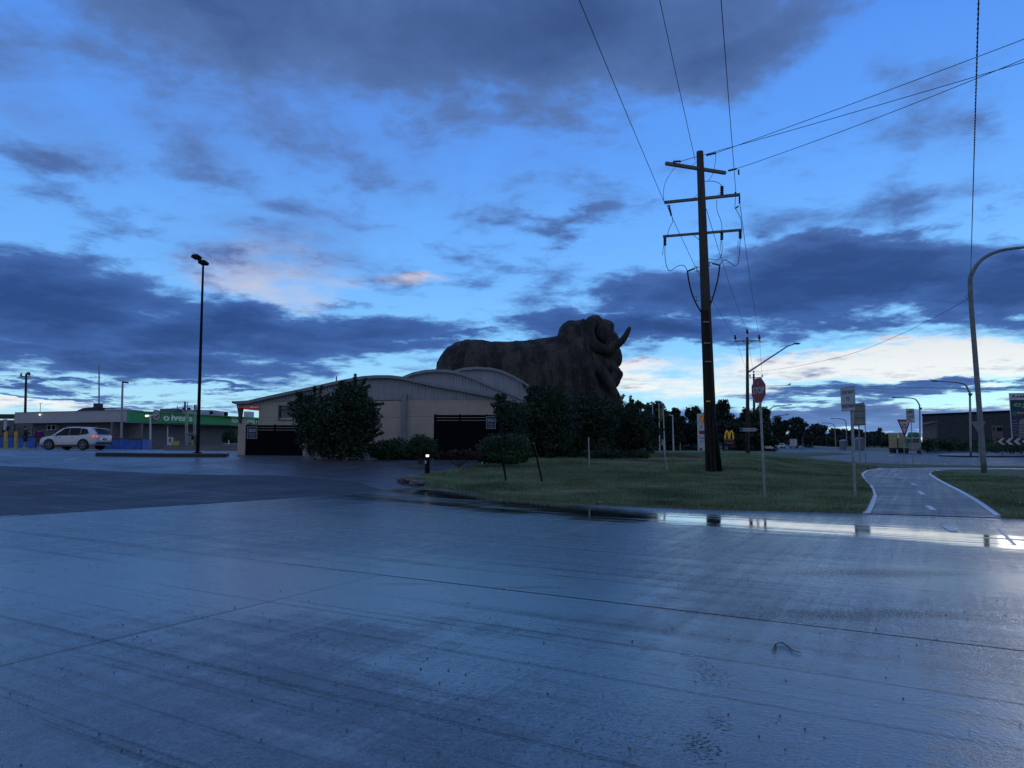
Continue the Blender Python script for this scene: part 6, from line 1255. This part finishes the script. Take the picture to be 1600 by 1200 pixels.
# ================================================================== PEOPLE
def skin(name, joints, bones, root, mtl, parent, sub=2, smooth=True):
    me = bpy.data.meshes.new(name); me.from_pydata([j[0] for j in joints], bones, []); o = link_mesh(name, me, mtl, parent)
    sk = o.modifiers.new('skin', 'SKIN'); me.skin_vertices or bpy.context.view_layer.update()
    lay = me.skin_vertices[0].data if me.skin_vertices else None
    if lay is None:
        bm = bmesh.new(); bm.from_mesh(me); bm.verts.layers.skin.verify(); bm.to_mesh(me); bm.free(); lay = me.skin_vertices[0].data
    for i, j in enumerate(joints): r_ = j[1]; lay[i].radius = (r_, j[2] if len(j) > 2 else r_); lay[i].use_root = (i == root)
    sk.use_smooth_shade = True; s_ = o.modifiers.new('sub', 'SUBSURF'); s_.levels = sub; s_.render_levels = sub; return o
def person(loc, rz, H_, label, top, bottom, legs, armsL, armsR, shoe='shoe_white', hood=False, shorts=True, stride=.06, hair=True, lean=0.0, longcoat=False):
    t_ = thing('person', loc, label, 'person', None, rz); s_ = H_ / 1.75; t_.scale = (1.12, 1.12, 1)
    def v(x, y, z): return (x * s_, y * s_ + lean * max(0, z - .95) * s_, z * s_)
    hip, kn, an = .94, .50, .08
    J = [(v(0, 0, .96), .15, .10), (v(0, 0, 1.12), .13, .09), (v(0, 0, 1.30), .16, .10), (v(0, 0, 1.43), .13, .08), (v(0, .0, 1.50), .052), (v(0, .01, 1.56), .058)]
    J = [(j[0],) + tuple(r_ * s_ for r_ in j[1:]) for j in J]; E = [(0, 1), (1, 2), (2, 3), (3, 4), (4, 5)]
    def chain(start, pts):
        prev = start
        for p_, r_ in pts: J.append((v(*p_), r_ * s_)); E.append((prev, len(J) - 1)); prev = len(J) - 1
        return prev
    ends = []
    for sx, fy in ((-1, stride), (1, -stride)):
        e = chain(0, [((sx * .09, 0, .90), .095), ((sx * .10, fy * .6 + .01, .50), .058), ((sx * .10, fy + .005, .28), .052), ((sx * .10, fy - .01, .09), .038), ((sx * .105, fy + .06, .045), .036), ((sx * .11, fy + .16, .03), .026)]); ends.append(fy)
    hands = []
    for sx, arm_ in ((-1, armsL), (1, armsR)):
        (ex, ey, ez), (hx, hy, hz) = arm_
        w_ = chain(3, [((sx * .18, 0, 1.42), .055), ((ex, ey, ez), .040), ((hx, hy, hz), .028)])
        d = (Vector((hx, hy, hz)) - Vector((ex, ey, ez))).normalized(); side = Vector((0, 1, 0)) if abs(d.y) < .7 else Vector((0, 0, 1)); side = (side - d * side.dot(d)).normalized(); inn = d.cross(side) * (-sx)
        h0 = Vector((hx, hy, hz)); pm = h0 + d * .07; a = chain(w_, [(tuple(pm), .030)])
        for q, ln in ((-.03, .062), (-.01, .075), (.012, .080), (.032, .070)):
            b0_ = pm + side * q; chain(a, [(tuple(b0_ + d * .02), .011), (tuple(b0_ + d * ln * .6 + inn * .008), .009), (tuple(b0_ + d * ln + inn * .028), .008)])
        chain(w_, [(tuple(h0 + side * .035 + d * .03), .011), (tuple(h0 + side * .05 + d * .065), .009)])
    body = skin('body', J, E, 0, M['skin'], t_)
    # head with face
    hd = MB(); c = Vector(v(0, .02, 1.65)); hd.ell(c, (.075 * s_, .095 * s_, .115 * s_), 16, 12); hd.ell(c + Vector((0, .095, -.01)) * s_, (.013 * s_, .02 * s_, .025 * s_), 8, 6)
    for sx in (-1, 1): hd.ell(c + Vector((sx * .076, 0, -.005)) * s_, (.01 * s_, .022 * s_, .032 * s_), 8, 6)
    hd.build('head', M['skin'], t_, world=False, smooth=True)
    f = MB()
    for sx in (-1, 1): f.ell(c + Vector((sx * .03, .084, .008)) * s_, .011 * s_, 8, 6)
    f.ell(c + Vector((0, .088, -.052)) * s_, (.024 * s_, .008 * s_, .006 * s_), 8, 6); f.build('facial_features', M['hair'], t_, world=False, smooth=True)
    hr = MB(); hr.ell(c + Vector((0, -.018, .025)) * s_, (.084 * s_, .098 * s_, .112 * s_), 14, 10); 
    if hood: hr.ell(c + Vector((0, -.01, -.06)) * s_, (.10 * s_, .10 * s_, .10 * s_), 12, 8)
    hr.build('hood' if hood else 'hair', M[top if hood else 'hair'], t_, world=False, smooth=True)
    # clothes, a little looser than the body
    g = [(v(0, 0, .80 if longcoat else .88), .20 * s_, .13 * s_), (v(0, 0, 1.00), .185 * s_, .14 * s_), (v(0, 0, 1.15), .18 * s_, .125 * s_), (v(0, 0, 1.32), .19 * s_, .13 * s_), (v(0, 0, 1.44), .14 * s_, .095 * s_), (v(0, 0, 1.51), .07 * s_)]
    e = [(0, 1), (1, 2), (2, 3), (3, 4), (4, 5)]
    for sx, arm_ in ((-1, armsL), (1, armsR)):
        (ex, ey, ez), (hx, hy, hz) = arm_; k = len(g); g += [(v(sx * .19, 0, 1.41), .075 * s_), (v(ex, ey, ez), .065 * s_), (v(hx, hy, hz), .052 * s_)]; e += [(4, k), (k, k + 1), (k + 1, k + 2)]
    skin('jacket', g, e, 0, M[top], t_)
    g = [(v(0, 0, .98), .165 * s_, .12 * s_)]; e = []
    for sx, fy in ((-1, stride), (1, -stride)):
        k = len(g); g += [(v(sx * .09, 0, .86), .115 * s_), (v(sx * .10, fy * .6 + .01, .52), (.10 if shorts else .075) * s_)]; e += [(0, k), (k, k + 1)]
        if not shorts: g += [(v(sx * .10, fy, .12), .06 * s_)]; e += [(k + 1, k + 2)]
    skin('shorts' if shorts else 'trousers', g, e, 0, M[bottom], t_)
    for sx, fy in ((-1, stride), (1, -stride)):
        q = MB(); q.ell(Vector((sx * .105, fy + .055, .045)) * s_, (.05 * s_, .14 * s_, .05 * s_), 12, 8); q.ell(Vector((sx * .10, fy - .02, .10)) * s_, (.045 * s_, .05 * s_, .06 * s_), 10, 6); q.build('shoe', M[shoe], t_, world=False, smooth=True)
    return t_
k56 = G(40, 700.8)
person(Gy(38.5, 56), math.radians(-60), 1.82, 'standing person in dark jacket and shorts beside the yellow bollards', 'cloth_dark', 'cloth_dark', None, ((-.27, .05, 1.16), (-.20, .26, 1.20)), ((.27, .05, 1.16), (.16, .28, 1.22)), stride=.02)
person(Gy(60.3, 57), math.radians(20), 1.70, 'person in purple hoodie standing in front of the white car', 'cloth_purple', 'cloth_taupe', None, ((-.26, .0, 1.15), (-.25, .10, .96)), ((.26, .0, 1.15), (.25, .10, .96)), hood=True, stride=.09, shorts=True)
person(Gy(235, 84), math.radians(80), 1.74, 'dark clothed person walking past the end of the blue barrier', 'cloth_dark', 'cloth_dark', None, ((-.26, .02, 1.15), (-.22, .14, .98)), ((.26, -.02, 1.15), (.24, .04, .93)), shorts=False, stride=.14, longcoat=True)
person(Gy(216.5, 86) , math.radians(150), 1.62, 'person mostly hidden behind the blue barrier with only the head showing', 'cloth_dark', 'cloth_dark', None, ((-.26, .0, 1.15), (-.25, .10, .96)), ((.26, .0, 1.15), (.25, .10, .96)), shorts=False, stride=.05)

# ================================================================== VEHICLES
def loft(stations, n_side):
    pass
def suv(loc, rz, label, L=4.65, Wd=1.88, H_=1.69, lit=True, paint='car_white', hatch=False, cat='car', name='parked_car'):
    t_ = thing(name, loc, label, cat, None, rz)
    # x forward from the rear (-L/2) to the nose (L/2); half sections: z heights and half widths
    S = [ # x, zbot, zbelt, halfw, zroof, roofhalf
        (-.5, .50, .93, .80, 1.00, .66), (-.487, .38, 1.00, .88, 1.14, .68), (-.455, .33, 1.04, .93, 1.33, .62), (-.40, .28, 1.05, .95, 1.53, .60), (-.30, .26, 1.03, .97, 1.63, .62), (-.16, .24, 1.00, .97, 1.68, .65), (0, .23, .98, .97, 1.69, .66),
        (.12, .23, .97, .97, 1.62, .64), (.20, .24, .97, .97, 1.42, .66), (.275, .25, .98, .96, 1.13, .74), (.31, .26, .98, .95, 1.02, .80), (.40, .28, .93, .92, .97, .72), (.46, .32, .84, .86, .88, .62), (.49, .38, .72, .76, .77, .5), (.5, .45, .62, .66, .66, .4)]
    vs = []; NP = 9
    for x, zb, zl, hw, zr, rh_ in S:
        X = x * L; k = Wd / 2 / .97; h_ = H_ / 1.69
        hp = [(0, zb), (hw * .8, zb), (hw * .98, zb + .10), (hw, (zb + zl) * .52), (hw * .985, zl - .06), (hw * .95, zl), ((rh_ + .02), zr - .07 if zr - zl > .15 else (zl + zr) / 2), (rh_ * .8, zr - .015 if zr - zl > .1 else zr), (0, zr + (.01 if zr - zl > .1 else 0))]
        vs += [(X, y * k, z * h_) for y, z in hp]
    n_ = len(S); vr = [(x, -y, z) for x, y, z in vs]; fs = []
    for i in range(n_ - 1):
        for j in range(NP - 1): fs.append((i * NP + j, i * NP + j + 1, (i + 1) * NP + j + 1, (i + 1) * NP + j))
    for i in (0, n_ - 1):
        for j in range(1, NP - 2): fs.append((i * NP, i * NP + j, i * NP + j + 1)) 
        fs.append((i * NP, i * NP + NP - 2, i * NP + NP - 1))
    me = bpy.data.meshes.new('body'); bm = bmesh.new()
    for vv, fl in ((vs, False), (vr, True)):
        q = [bm.verts.new(p) for p in vv]
        for f in fs:
            try: bm.faces.new([q[a] for a in (f[::-1] if fl else f)])
            except ValueError: pass
    bmesh.ops.remove_doubles(bm, verts=bm.verts, dist=1e-4)
    # wheel arches: push the lower flank in and up
    for v_ in bm.verts:
        pass
    bmesh.ops.recalc_face_normals(bm, faces=bm.faces); bmesh.ops.subdivide_edges(bm, edges=bm.edges[:], cuts=1, use_grid_fill=True, smooth=.35)
    bm.to_mesh(me); bm.free(); body = link_mesh('body', me, M[paint], t_, smooth=True)
    h_ = H_ / 1.69; hw = Wd / 2; WB = .5 * L * .585; wr = .36
    def quad(name, P_, mt, off, parent=t_, both=True):
        for s_ in ((1, -1) if both else (1,)):
            mb = MB(); Q = [Vector((x * L, y * hw / .97 * s_, z * h_)) for x, y, z in P_]; nn_ = (Q[1] - Q[0]).cross(Q[2] - Q[0]).normalized()
            if nn_.dot(Vector((0, s_, .0)) if off == 'y' else Vector((1 if P_[0][0] > 0 else -1, 0, .2))) < 0: nn_ = -nn_
            mb.prism([q + nn_ * .004 for q in Q], nn_ * .018); mb.build(name, M[mt], parent, world=False)
    quad('side_window', [(.215, .905, 1.04), (.07, .71, 1.56), (-.02, .70, 1.60), (-.03, .915, 1.06)], 'car_glass', 'y'); quad('side_window', [(-.04, .915, 1.06), (-.03, .70, 1.60), (-.21, .70, 1.59), (-.22, .915, 1.08)], 'car_glass', 'y'); quad('side_window', [(-.23, .915, 1.09), (-.225, .70, 1.57), (-.31, .69, 1.50), (-.37, .89, 1.20)], 'car_glass', 'y')
    quad('rear_window', [(-.496, .66, 1.13), (-.496, -.66, 1.13), (-.428, -.56, 1.47), (-.428, .56, 1.47)], 'car_glass', 'x', both=False); quad('windscreen', [(.295, .74, 1.03), (.295, -.74, 1.03), (.135, -.60, 1.60), (.135, .60, 1.60)], 'car_glass', 'x', both=False)
    tl = 'tail_lit' if lit else 'tail_dim'
    for s_ in (-1, 1):
        mb = MB(); mb.box((-.485 * L, s_ * .70 * hw / .97, .93 * h_), (.12, .24, .17)); mb.box((-.455 * L, s_ * .90 * hw / .97, .98 * h_), (.20, .06, .10)); mb.build('tail_light', M[tl if s_ < 0 or True else 'tail_dim'], t_, world=False)
        mb = MB(); mb.box((.455 * L, s_ * .66 * hw, .80 * h_), (.20, .34, .12)); mb.build('headlight', M['car_glass'], t_, world=False)
        mb = MB(); mb.ell((.19 * L, s_ * (hw + .09), 1.06 * h_), (.10, .11, .08), 10, 6); mb.build('mirror', M[paint], t_, world=False, smooth=True)
        for x in (-.10, .11): mb = MB(); mb.box((x * L, s_ * (hw + .005), .90 * h_), (.16, .03, .025)); mb.build('door_handle', M['rim'], t_, world=False)
        mb = MB(); mb.box((0, s_ * (hw - .02), .30), (L * .42, .06, .12)); mb.build('sill_trim', M['trim_black'], t_, world=False)
        mb = MB(); mb.bar((-.30 * L, s_ * .62 * hw, 1.67 * h_), (.06 * L, s_ * .62 * hw, 1.72 * h_), .04, .03); mb.build('roof_rail', M['rim'], t_, world=False)
        for x in (-WB, WB):
            ar = MB(); vs_ = []
            for i in range(17):
                a = math.pi * i / 16; 
                for r_ in (wr + .02, wr + .10): vs_ += [(x + r_ * math.cos(a), s_ * (hw - .06), .36 + r_ * math.sin(a)), (x + r_ * math.cos(a), s_ * (hw + .012), .36 + r_ * math.sin(a))]
            ar.add(vs_, [q for i in range(16) for q in ((4 * i, 4 * i + 1, 4 * i + 5, 4 * i + 4), (4 * i + 1, 4 * i + 3, 4 * i + 7, 4 * i + 5), (4 * i + 3, 4 * i + 2, 4 * i + 6, 4 * i + 7))]); ar.build('wheel_arch', M['trim_black'], t_, world=False)
            wl = MB(); wl.tube([(x, s_ * (hw - .05), .36), (x, s_ * (hw + .006), .36)], wr + .03, 24); wl.build('wheel_well', M['trim_black'], t_, world=False)
            ty = MB(); ty.tube([(x, s_ * (hw - .24), .36), (x, s_ * (hw - .22), .36), (x, s_ * (hw + .01), .36), (x, s_ * (hw + .03), .36)], [wr - .04, wr, wr, wr - .05], 24); w_ = ty.build('wheel', M['tyre'], t_, world=False, smooth=False)
            rm = MB(); rm.tube([(x, s_ * (hw + .028), .36), (x, s_ * (hw + .034), .36)], .07, 12)
            for k in range(5):
                a = k * 2 * math.pi / 5 + .3; rm.bar((x, s_ * (hw + .035), .36), (x + .235 * math.cos(a), s_ * (hw + .035), .36 + .235 * math.sin(a)), .06, .02, up=(0, 1, 0))
            vs_ = []
            for i in range(24):
                a = 2 * math.pi * i / 24
                for r_ in (.225, .255): vs_.append((x + r_ * math.cos(a), s_ * (hw + .036), .36 + r_ * math.sin(a)))
            rm.add(vs_, [(2 * i, 2 * i + 1, (2 * i + 3) % 48, (2 * i + 2) % 48) for i in range(24)]); rm.build('rim', M['rim'], w_, world=False, fix=False)
    mb = MB(); mb.box((-.497 * L, 0, .50), (.10, Wd * .84, .16)); mb.build('bumper', M['trim_black'], t_, world=False)
    mb = MB(); mb.box((-.508 * L, 0, .80 * h_), (.02, .42, .12)); mb.build('number_plate', M['sign_back'], t_, world=False)
    mb = MB(); mb.box((-.495 * L, 0, .985 * h_), (.03, Wd * .62, .03)); mb.build('light_bar', M['tail_dim'], t_, world=False)
    mb = MB(); mb.box((-.405 * L, 0, 1.575 * h_), (.34, Wd * .60, .04)); mb.build('spoiler', M[paint], t_, world=False)
    mb = MB(); mb.box((.49 * L, 0, .52), (.08, 1.1, .22)); mb.build('grille', M['trim_black'], t_, world=False)
    return t_
cg = Gy(117, 53.0); suv(cg, math.radians(173), 'white family car with lit tail light parked before the blue barrier')
cg = Gy(1198, 128); suv(cg, math.radians(8), 'white hatchback half hidden by the stop sign post on the far road', L=4.3, H_=1.5, lit=False)
cg = G(1222, 700.2); cg = Gy(1222, 230); suv(cg, math.radians(68), 'small distant white car with red lights ahead of the white van', lit=False, name='distant_car')
# white box van on the highway
vg = Gy(1240, 250); vn = thing('box_van', vg, 'white box van seen from behind on the wet highway', 'van', None, math.radians(-21)); 
mb = MB(); mb.box((0, 0, 1.95), (2.3, 5, 2.5)); mb.build('cargo_box', M['truck_white'], vn, world=False); mb = MB(); mb.box((0, 3.2, 1.3), (2.0, 1.8, 1.7)); mb.build('cab', M['truck_white'], vn, world=False)
mb = MB(); mb.box((0, -2.4, .62), (2.2, .15, .2)); mb.build('bumper', M['trim_black'], vn, world=False)
for x in (-.9, .9):
    for y in (-1.6, 3.0): mb = MB(); mb.tube([(x - .15, y, .45), (x + .15, y, .45)], .45, 12); mb.build('wheel', M['tyre'], vn, world=False)
    mb = MB(); mb.box((x, -2.52, .9), (.2, .05, .15)); mb.build('tail_light', M['tail_dim'], vn, world=False)
mb = MB(); mb.box((0, -2.51, 1.95), (.04, .03, 2.3)); mb.build('door_seam', M['sign_back'], vn, world=False)
# green cab truck and cream trailer
def truck(u, D, label):
    k = D / F; t_ = thing('truck', Gy(u, D), label, 'truck'); fr = Fr(Gy(u, D), math.radians(-30))
    def P(name, q, c0, c1, mt, par=t_): mb = MB(); frect(fr, mb, *q, c0, c1); return mb.build(name, M[mt], par)
    cab = P('cab', (1415, 682, 1439, 702.5), -2.2, 0, 'truck_green'); mb = MB(); fr.poly(mb, [hit(fr, *q) for q in ((1416, 683.8), (1438.5, 683.8), (1435, 675.5), (1420, 675.5))], -2.0, -.1); mb.build('roof_deflector', M['truck_green'], t_)
    P('windscreen', (1417, 685.5, 1437.5, 691), .01, .05, 'glass_dark'); P('roof_window', (1418.5, 680.5, 1424.5, 682.5), .01, .05, 'glass_dark'); P('roof_window', (1428, 680.5, 1434.5, 682.5), .01, .05, 'glass_dark'); P('sun_visor', (1416, 683.9, 1438.5, 685.2), .0, .35, 'truck_white')
    g_ = P('grille', (1420, 693, 1436, 702), .01, .08, 'truck_white')
    for v in (694, 696, 698, 700): P('grille_bar', (1421, v, 1435, v + .8), .081, .12, 'glass_dark', g_)
    P('bumper', (1415, 702, 1440, 704.5), -.3, .25, 'office_wall')
    for u_ in (1414, 1417.2): P('headlight', (u_, 697.5, u_ + 1.6, 699.5), .02, .1, 'sign_white')
    for u_ in (1416, 1436): mb = MB(); p = Gy(u_, D - .3); mb.tube([p + Vector((-.15, 0, .5)), p + Vector((.25, 0, .5))], .5, 12); mb.build('wheel', M['tyre'], t_)
    mb = MB(); mb.bar(W(1413.5, 686, D - .1), W(1413.5, 692, D - .1), .2, .1); mb.build('mirror', M['trim_black'], t_); return t_
truck(1427, 136, 'green and white truck cab facing us behind the give way sign')
tl_ = thing('cream_trailer', Gy(1400, 140), 'cream boxed trailer standing left of the green truck cab', 'trailer'); fr = Fr(Gy(1402, 140), math.radians(-30))
for q in ((1388, 676.5, 1402.3, 700), (1403, 676, 1415, 700)): mb = MB(); frect(fr, mb, *q, -6, 0); mb.build('cargo_box', M['truck_cream'], tl_)
mb = MB(); frect(fr, mb, 1389, 700, 1415, 702, -5, -.1); mb.build('chassis', M['trim_black'], tl_)
for u_ in (1393, 1398, 1406, 1411): mb = MB(); p = Gy(u_, 139.7); mb.tube([p + Vector((-.15, 0, .5)), p + Vector((.15, 0, .5))], .5, 12); mb.build('wheel', M['tyre'], tl_)
for u, v0, D, w_, lab in ((1347, 686, 190, 9, 'small pale shed between the two sign posts'), (1322, 689, 200, 6, 'tiny pale hut beside the highway scrub')):
    s_ = thing('shed', Gy(u, D), lab, 'shed'); fr = Fr(Vector((0, D, 0)), 0); mb = MB(); frect(fr, mb, u - w_ / 2, v0, u + w_ / 2, 703, -3, 0); mb.build('wall', M['office_wall'], s_)
    a0, b0 = hit(fr, u - w_ / 2 - .5, v0 + .3); a1, _ = hit(fr, u + w_ / 2 + .5, v0); mb = MB(); fr.poly(mb, [(a0, b0), (a1, b0), ((a0 + a1) / 2, b0 + .5)], -3.2, .2); mb.build('roof', M['roof_rim'], s_)
# concrete barrier along the highway and the far kerb
cbz = [(1262, 693.4, 330), (1285, 697.5, 260), (1310, 701, 205), (1350, 702.2, 190), (1390, 703.4, 175)]
bar_ = thing('highway_barrier', Gy(1300, 240), 'low dark concrete barrier curving along the highway', 'barrier'); P_ = [Gy(u, D) for u, v, D in cbz]
for p, q in zip(resample(P_, 6.0)[:-1], resample(P_, 6.0)[1:]):
    mb = MB(); p = Vector((p.x, p.y, hgt(p.x, p.y))); q = Vector((q.x, q.y, hgt(q.x, q.y)))
    if (q - p).length > 1: mb.bar(p + Vector((0, 0, .35)), q.lerp(p, .01) + Vector((0, 0, .35)), .35, .8); mb.build('barrier_section', M['concrete_kerb'], bar_)
